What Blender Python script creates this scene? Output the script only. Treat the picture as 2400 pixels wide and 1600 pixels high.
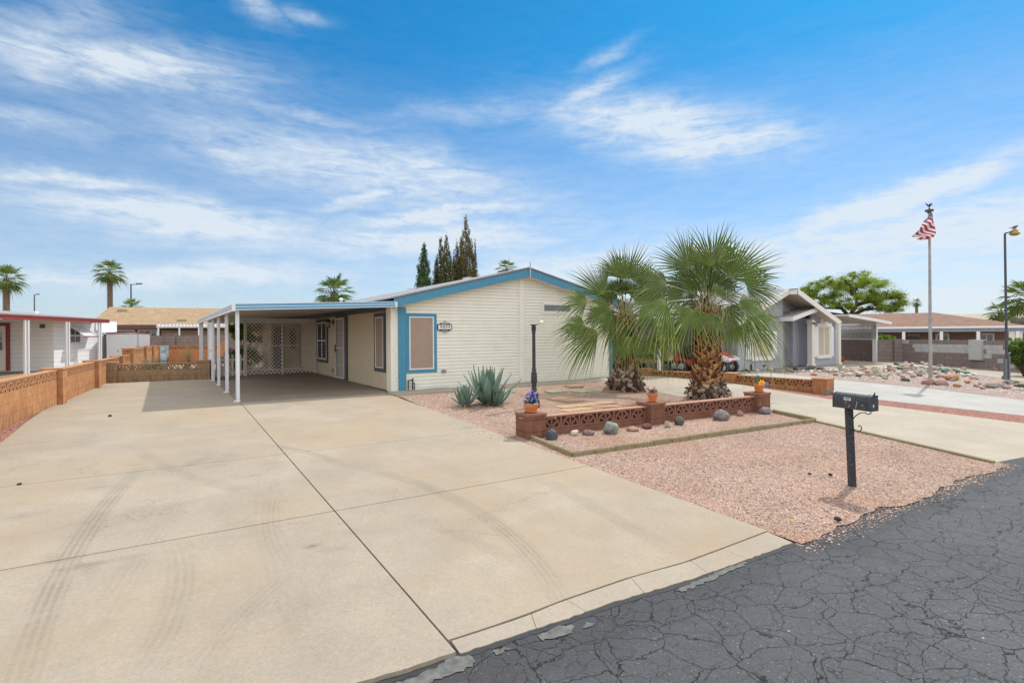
import bpy, math, random
import numpy as np
from mathutils import Vector, Matrix, Euler
D=bpy.data; R=math.radians; PI=math.pi
for o in list(D.objects): D.objects.remove(o)
scene=bpy.context.scene; COL=scene.collection
# ---------------------------------------------------------------- camera
F=1280.; ZC=1.58; ROLL=math.atan(.0071); HY=782.
cd=D.cameras.new('camera'); cam=D.objects.new('camera',cd); COL.objects.link(cam)
cd.sensor_width=36; cd.lens=36*F/2400; cd.shift_y=-18/2400.; cd.clip_start=.05; cd.clip_end=3000
cam.matrix_world=Matrix.Translation((0,0,ZC))@Matrix.Rotation(R(90),4,'X')@Matrix.Rotation(-ROLL,4,'Z')
scene.camera=cam
# ---------------------------------------------------------------- light, sky, exposure
SUN_EL=52.; SUN_DIR=Vector((.66,.75,0)).normalized()      # horizontal direction towards the sun
s3=(SUN_DIR*math.cos(R(SUN_EL))+Vector((0,0,math.sin(R(SUN_EL)))))
sl=D.lights.new('sun','SUN'); sl.energy=2.9; sl.angle=R(.9); sl.color=(1,.95,.87)
so=D.objects.new('sun',sl); COL.objects.link(so); so.rotation_euler=s3.to_track_quat('Z','Y').to_euler()
world=D.worlds.new('World'); scene.world=world; world.use_nodes=True
scene.view_settings.view_transform='Standard'; scene.view_settings.look='None'
scene.view_settings.exposure=.28; scene.view_settings.gamma=1
# ---------------------------------------------------------------- plan of the place (from surveyed sight lines)
_v1=np.array([-820.,1280.]); _v1/=np.linalg.norm(_v1)
U=np.array([_v1[1],-_v1[0]]); V=_v1; HA=math.atan2(U[1],U[0])     # house axes
def ray(px,py):
    a=px-1200; b=py-800; c,s=math.cos(ROLL),math.sin(ROLL)
    return np.array([(a*c-b*s)/F,1.,-(a*s+b*c+800-HY)/F])
def W(px,py,z): r=ray(px,py); return np.array([0,0,ZC])+r*((z-ZC)/r[2])
A=W(915.3,916.3,0)[:2]
def uv(p): q=np.array(p[:2])-A; return float(q@U),float(q@V)
def P2(u,v): return A+U*u+V*v
def gz_v(v): return 0. if v>-1.2 else (max(v,-12.)+1.2)*.0365
def gz(x,y): return gz_v(uv((x,y))[1])
def G(px,py):
    z=0.
    for i in range(30): p=W(px,py,z); z=.5*z+.5*gz(p[0],p[1])
    return p
def at(px,py,Y): return np.array([0,0,ZC])+ray(px,py)*Y
# ---------------------------------------------------------------- helpers
def tag(o,label=None,cat=None,group=None,kind=None):
    if label: o['label']=label
    if cat: o['category']=cat
    if group: o['group']=group
    if kind: o['kind']=kind
    return o
def thing(name,label,cat,loc=(0,0,0),rz=0,group=None):
    o=D.objects.new(name,None); COL.objects.link(o); o.location=tuple(loc); o.rotation_euler=(0,0,rz); o.empty_display_size=.2
    return tag(o,label,cat,group)
def copytree(o,parent=None):
    c=o.copy(); COL.objects.link(c)
    if parent: c.parent=parent
    for ch in list(o.children): copytree(ch,c)
    return c
class MB:
    def __init__(s): s.v=[];s.f=[];s.m=[];s.a=[]
    def face(s,pts,mi=0):
        n=len(s.v); s.v.extend([tuple(map(float,p)) for p in pts]); s.f.append(tuple(range(n,n+len(pts)))); s.m.append(mi)
    def raw(s,vs,fs,mi=0):
        n=len(s.v); s.v.extend([tuple(map(float,p)) for p in vs])
        for q in fs: s.f.append(tuple(i+n for i in q)); s.m.append(mi)
    def box(s,x0,x1,y0,y1,z0,z1,mi=0):
        x0,x1=min(x0,x1),max(x0,x1);y0,y1=min(y0,y1),max(y0,y1);z0,z1=min(z0,z1),max(z0,z1)
        s.raw([(x0,y0,z0),(x1,y0,z0),(x1,y1,z0),(x0,y1,z0),(x0,y0,z1),(x1,y0,z1),(x1,y1,z1),(x0,y1,z1)],
              [(0,3,2,1),(4,5,6,7),(0,1,5,4),(1,2,6,5),(2,3,7,6),(3,0,4,7)],mi)
    def bar(s,p,q,w,h,mi=0,up=(0,0,1)):
        p=Vector(p);q=Vector(q);d=(q-p).normalized();u=Vector(up)
        x=d.cross(u)
        if x.length<1e-4: x=d.cross(Vector((1,0,0)))
        x.normalize(); y=x.cross(d); x*=w/2; y*=h/2
        s.raw([p-x-y,p+x-y,p+x+y,p-x+y,q-x-y,q+x-y,q+x+y,q-x+y],[(0,1,2,3),(4,7,6,5),(0,4,5,1),(1,5,6,2),(2,6,7,3),(3,7,4,0)],mi)
    def tube(s,pts,r,n=8,mi=0,caps=True):
        pts=[Vector(p) for p in pts]; k=len(pts)
        rr=r if isinstance(r,(list,tuple)) else [r]*k
        vs=[];fs=[]; pu=None
        for i,p in enumerate(pts):
            d=(pts[min(i+1,k-1)]-pts[max(i-1,0)]).normalized()
            if pu is None:
                pu=d.cross(Vector((0,0,1)))
                if pu.length<1e-3: pu=d.cross(Vector((1,0,0)))
            pu=(pu-d*pu.dot(d)).normalized(); w=d.cross(pu)
            for j in range(n):
                t=2*PI*j/n; vs.append(p+(pu*math.cos(t)+w*math.sin(t))*rr[i])
        for i in range(k-1):
            for j in range(n):
                a=i*n+j;b=i*n+(j+1)%n; fs.append((a,b,b+n,a+n))
        if caps: fs.append(tuple(range(n-1,-1,-1))); fs.append(tuple(range((k-1)*n,k*n)))
        s.raw(vs,fs,mi)
    def lathe(s,prof,c=(0,0,0),n=20,mi=0):
        vs=[];fs=[];k=len(prof)
        for r,z in prof:
            for j in range(n):
                t=2*PI*j/n; vs.append((c[0]+r*math.cos(t),c[1]+r*math.sin(t),c[2]+z))
        for i in range(k-1):
            for j in range(n):
                a=i*n+j;b=i*n+(j+1)%n; fs.append((a,b,b+n,a+n))
        fs.append(tuple(range(n-1,-1,-1))); fs.append(tuple(range((k-1)*n,k*n)))
        s.raw(vs,fs,mi)
    def prism(s,poly,d,mi=0):
        n=len(poly); d=Vector(d); a=[Vector(p) for p in poly]; b=[p+d for p in a]
        s.raw(a+b,[tuple(range(n-1,-1,-1)),tuple(range(n,2*n))]+[(i,(i+1)%n,n+(i+1)%n,n+i) for i in range(n)],mi)
    def build(s,name,mats,parent=None,smooth=False,loc=None,rz=None,bevel=0,recalc=True,ang=None):
        me=D.meshes.new(name); me.from_pydata(s.v,[],s.f)
        if not isinstance(mats,(list,tuple)): mats=[mats]
        for m in mats: me.materials.append(m)
        if len(mats)>1: me.polygons.foreach_set('material_index',s.m)
        if recalc:
            import bmesh
            bm=bmesh.new(); bm.from_mesh(me); bmesh.ops.recalc_face_normals(bm,faces=bm.faces); bm.to_mesh(me); bm.free()
        if smooth: me.polygons.foreach_set('use_smooth',[True]*len(me.polygons))
        me.update(); o=D.objects.new(name,me); COL.objects.link(o)
        if smooth and ang:
            try: me.set_sharp_from_angle(angle=R(ang))
            except Exception: pass
        if parent: o.parent=parent
        if loc is not None: o.location=tuple(loc)
        if rz is not None: o.rotation_euler=(0,0,rz)
        if bevel:
            b=o.modifiers.new('bevel','BEVEL'); b.width=bevel; b.segments=2; b.limit_method='ANGLE'; b.angle_limit=R(40)
        return o
# ---------------------------------------------------------------- materials
class N:
    def __init__(s,nt): s.nt=nt;s.n=nt.nodes;s.l=nt.links
    def new(s,t,**k):
        o=s.n.new(t)
        for a,b in k.items(): setattr(o,a,b)
        return o
    def set(s,i,v):
        if v is None: return
        if hasattr(v,'is_linked') or hasattr(v,'links'): s.l.new(v,i)
        else:
            try: i.default_value=v
            except Exception: i.default_value=tuple(v)+(1,)
    def math(s,op,a,b=None,c=None,clamp=False):
        o=s.new('ShaderNodeMath',operation=op); o.use_clamp=clamp
        s.set(o.inputs[0],a); s.set(o.inputs[1],b); s.set(o.inputs[2],c); return o.outputs[0]
    def vm(s,op,a,b=None,sc=None):
        o=s.new('ShaderNodeVectorMath',operation=op); s.set(o.inputs[0],a); s.set(o.inputs[1],b)
        if sc is not None: s.set(o.inputs['Scale'],sc)
        return o.outputs['Value'] if op in('LENGTH','DOT_PRODUCT','DISTANCE') else o.outputs[0]
    def mix(s,f,a,b,mode='MIX'):
        o=s.new('ShaderNodeMix',data_type='RGBA',blend_type=mode); s.set(o.inputs[0],f); s.set(o.inputs[6],a); s.set(o.inputs[7],b); return o.outputs[2]
    def noise(s,vec,scale,detail=4,rough=.55,dist=0,color=False):
        o=s.new('ShaderNodeTexNoise'); s.set(o.inputs['Vector'],vec); o.inputs['Scale'].default_value=scale; o.inputs['Detail'].default_value=detail
        o.inputs['Roughness'].default_value=rough; o.inputs['Distortion'].default_value=dist; return o.outputs[1 if color else 0]
    def vor(s,vec,scale,feat='F1',out=0,rand=1):
        o=s.new('ShaderNodeTexVoronoi',feature=feat); s.set(o.inputs['Vector'],vec); o.inputs['Scale'].default_value=scale; o.inputs['Randomness'].default_value=rand; return o.outputs[out]
    def ramp(s,f,stops,mode='LINEAR'):
        o=s.new('ShaderNodeValToRGB'); s.set(o.inputs[0],f); o.color_ramp.interpolation=mode; e=o.color_ramp.elements
        while len(e)<len(stops): e.new(.5)
        for i,(p,c) in enumerate(stops): e[i].position=p; e[i].color=(tuple(c)+(1,)) if hasattr(c,'__len__') else (c,c,c,1)
        return o.outputs[0]
    def rng(s,f,a,b,c=0,d=1):
        o=s.new('ShaderNodeMapRange'); s.set(o.inputs[0],f)
        for i,v in zip((1,2,3,4),(a,b,c,d)): o.inputs[i].default_value=v
        return o.outputs[0]
    def mapping(s,vec,loc=(0,0,0),rot=(0,0,0),sc=(1,1,1)):
        o=s.new('ShaderNodeMapping'); s.set(o.inputs[0],vec); o.inputs[1].default_value=loc;o.inputs[2].default_value=rot;o.inputs[3].default_value=sc; return o.outputs[0]
    def sep(s,vec): o=s.new('ShaderNodeSeparateXYZ'); s.set(o.inputs[0],vec); return o.outputs
    def comb(s,x=0,y=0,z=0):
        o=s.new('ShaderNodeCombineXYZ'); s.set(o.inputs[0],x);s.set(o.inputs[1],y);s.set(o.inputs[2],z); return o.outputs[0]
    def bump(s,h,st=.3,dist=.01,nrm=None):
        o=s.new('ShaderNodeBump'); o.inputs['Strength'].default_value=st; o.inputs['Distance'].default_value=dist; s.set(o.inputs['Height'],h)
        if nrm is not None: s.set(o.inputs['Normal'],nrm)
        return o.outputs[0]
def base(name,color=(.5,.5,.5),rough=.7,metal=0,spec=None):
    m=D.materials.new(name); m.use_nodes=True; n=N(m.node_tree); b=m.node_tree.nodes['Principled BSDF']
    b.inputs['Base Color'].default_value=tuple(color)+(1,); b.inputs['Roughness'].default_value=rough; b.inputs['Metallic'].default_value=metal
    if spec is not None: b.inputs['Specular IOR Level'].default_value=spec
    return m,n,b
def OC(n,gen=False): return n.new('ShaderNodeTexCoord').outputs['Object']
def plain(name,color,rough=.7,metal=0,var=.12,scale=6,bump=.15,bs=60,dirt=None):
    m,n,b=base(name,color,rough,metal); c=OC(n)
    oi=n.new('ShaderNodeObjectInfo').outputs['Random']
    f=n.noise(c,scale,6,.6); f2=n.rng(f,.3,.7,1-var,1+var*.6)
    mx=n.vm('SCALE',tuple(color),sc=f2)
    if dirt:
        g=n.rng(n.noise(c,dirt[1],8,.7),.5,.72,0,dirt[2]); mx=n.mix(g,mx,dirt[0])
    n.set(b.inputs['Base Color'],mx)
    n.set(b.inputs['Roughness'],n.rng(n.noise(c,scale*2,3),.3,.7,max(rough-.1,0),min(1,rough+.1)))
    if bump: n.set(b.inputs['Normal'],n.bump(n.noise(c,bs,4,.6),bump,.01))
    return m
def gravel(name,cols,scale=55,bump=.9,big=.0,dark=.25,st=None):
    m,n,b=base(name,cols[0],.95,spec=.2); c=OC(n)
    w=n.vm('ADD',c,n.vm('SCALE',n.noise(c,8,2,.5,color=True),sc=.05))
    v=n.new('ShaderNodeTexVoronoi',feature='F1'); n.set(v.inputs['Vector'],w); v.inputs['Scale'].default_value=scale
    s=n.sep(v.outputs['Color'])
    k=len(cols); col=n.ramp(s[0],[(i/max(k-1,1),cols[i]) for i in range(k)])
    e=n.vor(w,scale,'DISTANCE_TO_EDGE',0)
    gap=n.rng(e,.0,.12,dark,1)
    big2=n.rng(n.noise(c,1.1,5,.6),.3,.7,.86,1.1)
    sp=n.rng(s[1],.86,.93,1,.35)
    mm=n.math('MULTIPLY',n.math('MULTIPLY',gap,big2),sp)
    cc=n.vm('SCALE',col,sc=mm)
    if st: cc=n.mix(n.rng(n.noise(c,.5,4,.6),.5,.68,0,.55),cc,n.vm('SCALE',st,sc=mm))
    n.set(b.inputs['Base Color'],cc)
    h=n.math('ADD',n.math('MINIMUM',e,.25),n.math('MULTIPLY',s[2],.25))
    n.set(b.inputs['Normal'],n.bump(h,bump,.012))
    return m
def blockmat(name,cols,mortar=(.3,.26,.22),bw=.4,bh=.2,face='auto',ms=.006,rough=.9,stain=None,off=.5,bump=.5):
    """blocks laid in courses; local x along the wall, z up"""
    m,n,b=base(name,cols[0],rough,spec=.2); c=OC(n); s=n.sep(c)
    vec=n.comb(n.math('ADD',s[0],s[1]),s[2],0)
    br=n.new('ShaderNodeTexBrick'); n.set(br.inputs['Vector'],vec); br.offset=off; br.inputs['Scale'].default_value=1
    br.inputs['Brick Width'].default_value=bw; br.inputs['Row Height'].default_value=bh; br.inputs['Mortar Size'].default_value=ms; br.inputs['Mortar Smooth'].default_value=.3
    br.inputs['Color1'].default_value=tuple(cols[0])+(1,); br.inputs['Color2'].default_value=tuple(cols[1])+(1,); br.inputs['Mortar'].default_value=tuple(mortar)+(1,)
    f=n.rng(n.noise(c,7,6,.65),.3,.7,.78,1.15); f3=n.rng(n.noise(c,90,3,.6),.3,.7,.85,1.12)
    col=n.vm('SCALE',br.outputs[0],sc=n.math('MULTIPLY',f,f3))
    if stain:
        st=n.noise(n.mapping(c,sc=(6,6,1.2)),1.6,4,.6)
        low=n.rng(s[2],.0,.38,1,0)
        col=n.mix(n.math('MULTIPLY',n.rng(st,.45,.65),n.math('MULTIPLY',low,.75)),col,stain)
    n.set(b.inputs['Base Color'],col)
    h=n.math('ADD',n.math('MULTIPLY',n.math('SUBTRACT',1,br.outputs[1]),1.),n.math('MULTIPLY',n.noise(c,120,3,.7),.25))
    n.set(b.inputs['Normal'],n.bump(h,bump,.008))
    return m
def grooved(name,color,axis=0,step=.1,dark=.45,width=.06,rough=.6,var=.06,gd=.006):
    """vertical-groove panel or plank siding; groove every step along local axis"""
    m,n,b=base(name,color,rough); c=OC(n); s=n.sep(c)
    x=s[axis] if axis<3 else n.math('ADD',s[0],s[1])
    fr=n.math('FRACT',n.math('DIVIDE',x,step)); g=n.math('LESS_THAN',fr,width)
    f=n.rng(n.noise(n.mapping(c,sc=(1,1,.25) if axis!=2 else (.25,.25,1)),9,6,.6),.3,.7,1-var,1+var)
    n.set(b.inputs['Base Color'],n.mix(n.math('MULTIPLY',g,1-dark),n.vm('SCALE',tuple(color),sc=f),(color[0]*.25,color[1]*.25,color[2]*.25,1)))
    n.set(b.inputs['Normal'],n.bump(n.math('ADD',n.math('MULTIPLY',g,-1),n.math('MULTIPLY',n.noise(n.mapping(c,sc=(1,1,.1)),80,3,.6),.12)),.6,gd))
    return m
def shingle(name,c1,c2,w=.3,h=.13,axis=0):
    m,n,b=base(name,c1,.9,spec=.2); c=OC(n); s=n.sep(c)
    vec=n.comb(s[axis],n.math('MULTIPLY',s[1-axis],1.0),0)
    br=n.new('ShaderNodeTexBrick'); n.set(br.inputs['Vector'],vec); br.offset=.37; br.squash=1
    br.inputs['Scale'].default_value=1; br.inputs['Brick Width'].default_value=w; br.inputs['Row Height'].default_value=h; br.inputs['Mortar Size'].default_value=.007
    br.inputs['Color1'].default_value=tuple(c1)+(1,);br.inputs['Color2'].default_value=tuple(c2)+(1,);br.inputs['Mortar'].default_value=(c1[0]*.35,c1[1]*.35,c1[2]*.35,1); br.inputs['Bias'].default_value=0
    f=n.rng(n.noise(c,3,6,.7),.3,.7,.8,1.15); f2=n.rng(n.noise(c,60,2,.7),.3,.7,.75,1.2)
    n.set(b.inputs['Base Color'],n.vm('SCALE',br.outputs[0],sc=n.math('MULTIPLY',f,f2)))
    n.set(b.inputs['Normal'],n.bump(br.outputs[1],-.5,.01))
    return m
def leafmat(name,stops,rough=.5,trans=.25,attr='t',nv=.35,edge=None):
    m,n,b=base(name,stops[0][1],rough,spec=.2)
    a=n.new('ShaderNodeAttribute',attribute_name=attr); s=n.sep(a.outputs['Vector'])
    col=n.ramp(s[0],stops); rnd=n.rng(s[1],0,1,1-nv,1+nv)
    col=n.vm('SCALE',col,sc=rnd)
    if edge: col=n.mix(n.math('MULTIPLY',n.math('POWER',s[2],2.6),.75),col,edge)
    n.set(b.inputs['Base Color'],col)
    t=n.new('ShaderNodeBsdfTranslucent'); n.set(t.inputs[0],n.vm('MULTIPLY',col,(1.15,1.3,.35)))
    mx=n.new('ShaderNodeMixShader'); mx.inputs[0].default_value=trans
    n.l.new(b.outputs[0],mx.inputs[1]); n.l.new(t.outputs[0],mx.inputs[2])
    n.l.new(mx.outputs[0],[x for x in n.n if x.type=='OUTPUT_MATERIAL'][0].inputs[0])
    return m
def attrmesh(name,verts,faces,attr,mat,parent=None,smooth=False):
    """mesh whose vertices carry a 't' vector (position along the leaf, random tint)"""
    me=D.meshes.new(name); me.from_pydata([tuple(map(float,v)) for v in verts],[],faces); me.materials.append(mat)
    at_=me.attributes.new('t','FLOAT_VECTOR','POINT'); at_.data.foreach_set('vector',np.array(attr,dtype=np.float32).ravel())
    if smooth: me.polygons.foreach_set('use_smooth',[True]*len(me.polygons))
    me.update(); o=D.objects.new(name,me); COL.objects.link(o)
    if parent: o.parent=parent
    return o
# ---------------------------------------------------------------- world: physical sky with thin cirrus
wn=N(world.node_tree); bg=world.node_tree.nodes['Background']
sky=wn.new('ShaderNodeTexSky',sky_type='NISHITA'); sky.sun_disc=False; sky.sun_elevation=R(SUN_EL)
sky.sun_rotation=math.atan2(SUN_DIR.x,SUN_DIR.y); sky.altitude=600; sky.air_density=1.0; sky.dust_density=.6; sky.ozone_density=3.0
gen=wn.new('ShaderNodeTexCoord').outputs['Generated']; dx,dy,dz=wn.sep(gen)
el=wn.math('ARCSINE',wn.math('MAXIMUM',wn.math('MINIMUM',dz,1.),-1.)); az=wn.math('ARCTAN2',dx,dy)
k_=2400/2352.
CL=[(250,140,330,55,4,.85),(150,60,170,60,25,.45),(60,265,150,24,-4,.5),(140,415,210,17,2,.75),(430,500,260,38,-3,1.),(800,390,420,55,-9,.6),(560,360,200,30,-14,.45),
 (980,400,260,45,-14,.6),(860,440,150,16,22,.6),(1010,495,230,15,7,.9),(1000,548,300,26,2,.8),(1350,212,120,20,20,.75),(1480,280,230,48,-10,1.),(1640,335,190,36,-4,.95),
 (2040,470,270,28,14,1.),(2230,520,330,50,3,.75),(500,630,280,26,4,.6),(1900,590,560,60,0,.6),(1380,130,80,14,16,.5),(590,15,80,22,-25,.5),(700,50,60,14,0,.35),
 (1120,250,260,24,6,.3),(700,262,240,14,-5,.35),(1330,620,300,40,0,.6),(150,630,220,14,0,.4),(1850,690,700,40,0,.5)]
tot=None
warp=wn.noise(gen,7,5,.6,color=True); ws=wn.sep(warp)
az2=wn.math('ADD',az,wn.math('MULTIPLY',wn.math('SUBTRACT',ws[0],.5),.10)); el2=wn.math('ADD',el,wn.math('MULTIPLY',wn.math('SUBTRACT',ws[1],.5),.07))
for cx,cy,L,Wd,an,st in CL:
    r=ray(cx*k_,cy*k_); a0=math.atan2(r[0],1); e0=math.atan2(r[2],math.hypot(r[0],1))
    sc=math.hypot(math.hypot(r[0],1),r[2]); L2=L*k_/F/sc*1.05; W2=Wd*k_/F/sc*1.3; c,s=math.cos(R(an)),math.sin(R(an))
    X=wn.math('SUBTRACT',az2,a0); Y=wn.math('SUBTRACT',el2,e0)
    p=wn.math('MULTIPLY_ADD',X,c/L2,wn.math('MULTIPLY',Y,s/L2)); q=wn.math('MULTIPLY_ADD',Y,c/W2,wn.math('MULTIPLY',X,-s/W2))
    d=wn.math('ADD',wn.math('MULTIPLY',p,p),wn.math('MULTIPLY',q,q))
    g=wn.math('MULTIPLY',wn.math('POWER',2.718,wn.math('MULTIPLY',d,-1.3)),st)
    tot=g if tot is None else wn.math('MAXIMUM',tot,g)
den=wn.math('ADD',wn.math('MAXIMUM',dz,0),.12)
plane=wn.comb(wn.math('DIVIDE',dx,den),wn.math('DIVIDE',dy,den),0)
wisp=wn.noise(wn.mapping(wn.comb(az,el,0),rot=(0,0,R(-7)),sc=(5,26,1)),1.6,9,.62,1.1)
wisp2=wn.noise(wn.mapping(wn.comb(az,el,0),rot=(0,0,R(12)),sc=(14,44,1)),1.8,9,.66,.8)
tex=wn.math('ADD',wn.math('MULTIPLY',wisp,.7),wn.math('MULTIPLY',wisp2,.45))
body=wn.math('MULTIPLY',tot,wn.rng(tex,.32,.72,.15,1.3))
thin=wn.math('MULTIPLY',wn.rng(tex,.42,.85,0,.24),wn.rng(el,.1,.5,1,.12))
low=wn.rng(el,.0,.44,.48,.0)
cloud=wn.math('ADD',wn.math('ADD',body,thin),low); cloud=wn.math('MINIMUM',cloud,.93)
hs=wn.new('ShaderNodeHueSaturation'); hs.inputs['Saturation'].default_value=1.12; hs.inputs['Value'].default_value=1.0; wn.set(hs.inputs['Color'],sky.outputs[0])
tint=wn.vm('MULTIPLY',hs.outputs[0],wn.mix(wn.rng(el,0,.5,0,1),(.66,.76,.92,1),(.13,.86,1.04,1)))
final=wn.mix(cloud,tint,(5.7,6.3,6.9,1))
# added fill light: bright cloud over the unseen sky overhead and behind
fill_veil=wn.math('MAXIMUM',wn.rng(el,R(36),R(58)),wn.rng(wn.math('ABSOLUTE',az),R(58),R(85)))
fill_veil=wn.math('MULTIPLY',fill_veil,wn.rng(wisp,.3,.7,.55,.95))
final=wn.mix(fill_veil,final,(13.4,13.2,13.,1))
wn.set(bg.inputs[0],final); bg.inputs[1].default_value=.11
# ---------------------------------------------------------------- palette
M={}
M['siding']=plain('cream_lap_siding',(.80,.79,.69),.6,var=.05,scale=3,bump=.1,bs=150)
M['cream']=plain('cream_trim_paint',(.80,.78,.68),.55,var=.05)
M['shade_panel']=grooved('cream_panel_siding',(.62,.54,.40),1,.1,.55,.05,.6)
M['blue']=plain('blue_trim_paint',(.055,.245,.38),.5,var=.10,scale=8,dirt=((.1,.3,.42,1),4,.3))
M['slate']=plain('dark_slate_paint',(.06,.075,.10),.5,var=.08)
M['white']=plain('white_paint',(.74,.75,.76),.45,var=.05,scale=5,dirt=((.45,.44,.42,1),5,.35))
M['whitemetal']=plain('white_metal',(.72,.74,.77),.35,var=.05,scale=4,bump=.04,dirt=((.4,.4,.42,1),8,.3))
M['screen']=plain('brown_sun_screen',(.36,.27,.215),.85,var=.06,bump=.5,bs=500)
M['tanscreen']=plain('tan_sun_screen',(.50,.43,.33),.85,var=.06,bump=.5,bs=500)
def glassmat(name,c=(.03,.035,.04),rough=.05):
    m,n,b=base(name,c,rough,spec=1.0); return m
M['glass']=glassmat('dark_window_glass'); M['teal']=glassmat('teal_window_glass',(.06,.16,.17),.08)
M['black']=plain('black_iron',(.018,.018,.02),.45,var=.2,scale=20,bump=.2)
M['blackpaint']=plain('worn_black_paint',(.022,.026,.032),.42,var=.25,scale=25,bump=.3,bs=90,dirt=((.3,.31,.33,1),34,.22))
M['roofwhite']=shingle('pale_grey_roof',(.34,.35,.365),(.28,.29,.30),.9,.14,1)
M['ceil']=grooved('carport_ceiling',(.62,.58,.50),1,.30,.6,.02,.55)
M['ora']=blockmat('orange_block',((.50,.245,.11),(.43,.205,.095)),(.34,.17,.09),stain=(.16,.09,.06,1))
M['oraD']=plain('orange_breeze_block',(.44,.215,.10),.9,var=.18,scale=9,bump=.5,bs=120)
M['red']=blockmat('red_brown_block',((.225,.105,.068),(.19,.088,.058)),(.09,.045,.033),ms=.005)
M['redD']=plain('red_brown_breeze_block',(.245,.115,.078),.9,var=.15,scale=9,bump=.5,bs=120)
M['redcap']=plain('pink_cap_block',(.42,.23,.165),.9,var=.12,scale=9,bump=.4,bs=120)
M['brn']=blockmat('brown_block',((.335,.225,.13),(.30,.20,.115)),(.17,.12,.075),stain=(.12,.085,.06,1))
M['brnD']=plain('brown_breeze_block',(.32,.215,.125),.9,var=.18,scale=9,bump=.5,bs=120)
M['gry']=blockmat('mauve_grey_block',((.25,.20,.185),(.22,.175,.165)),(.12,.10,.095),ms=.006,stain=(.36,.30,.25,1))
M['lgt']=plain('pale_grey_block',(.42,.42,.41),.9,var=.12,scale=6,bump=.4,bs=120)
M['terra']=plain('terracotta',(.50,.17,.05),.6,var=.12,scale=14,bump=.15)
M['soil']=plain('white_pebbles',(.5,.5,.46),.9,var=.5,scale=60,bump=.8,bs=80)
M['edge']=plain('olive_concrete_edging',(.25,.21,.115),.95,var=.2,scale=12,bump=.6,bs=110)
M['pgreen']=plain('green_paver_stone',(.30,.34,.22),.9,var=.12,scale=10,bump=.4,bs=120)
M['pbrown']=plain('sand_paver_stone',(.42,.28,.165),.95,var=.18,scale=8,bump=.4,bs=120)
M['pdark']=plain('brown_paver_stone',(.26,.17,.11),.95,var=.18,scale=8,bump=.4,bs=120)
M['_g']=None
M['grav']=gravel('pink_gravel',((.34,.22,.17),(.47,.32,.25),(.40,.26,.195),(.58,.44,.36),(.26,.17,.135)),44,1.,dark=.25,st=(.42,.24,.155))
M['grav2']=gravel('red_gravel',((.30,.13,.10),(.42,.2,.15),(.35,.16,.125),(.5,.30,.24)),34,1.,dark=.3)
M['grav3']=gravel('mixed_pale_gravel',((.30,.21,.18),(.46,.37,.32),(.38,.27,.22),(.58,.52,.47)),30,1.,dark=.3)
M['dirt']=gravel('desert_ground',((.38,.28,.20),(.48,.36,.27),(.42,.30,.22)),25,.6,dark=.5)
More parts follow.
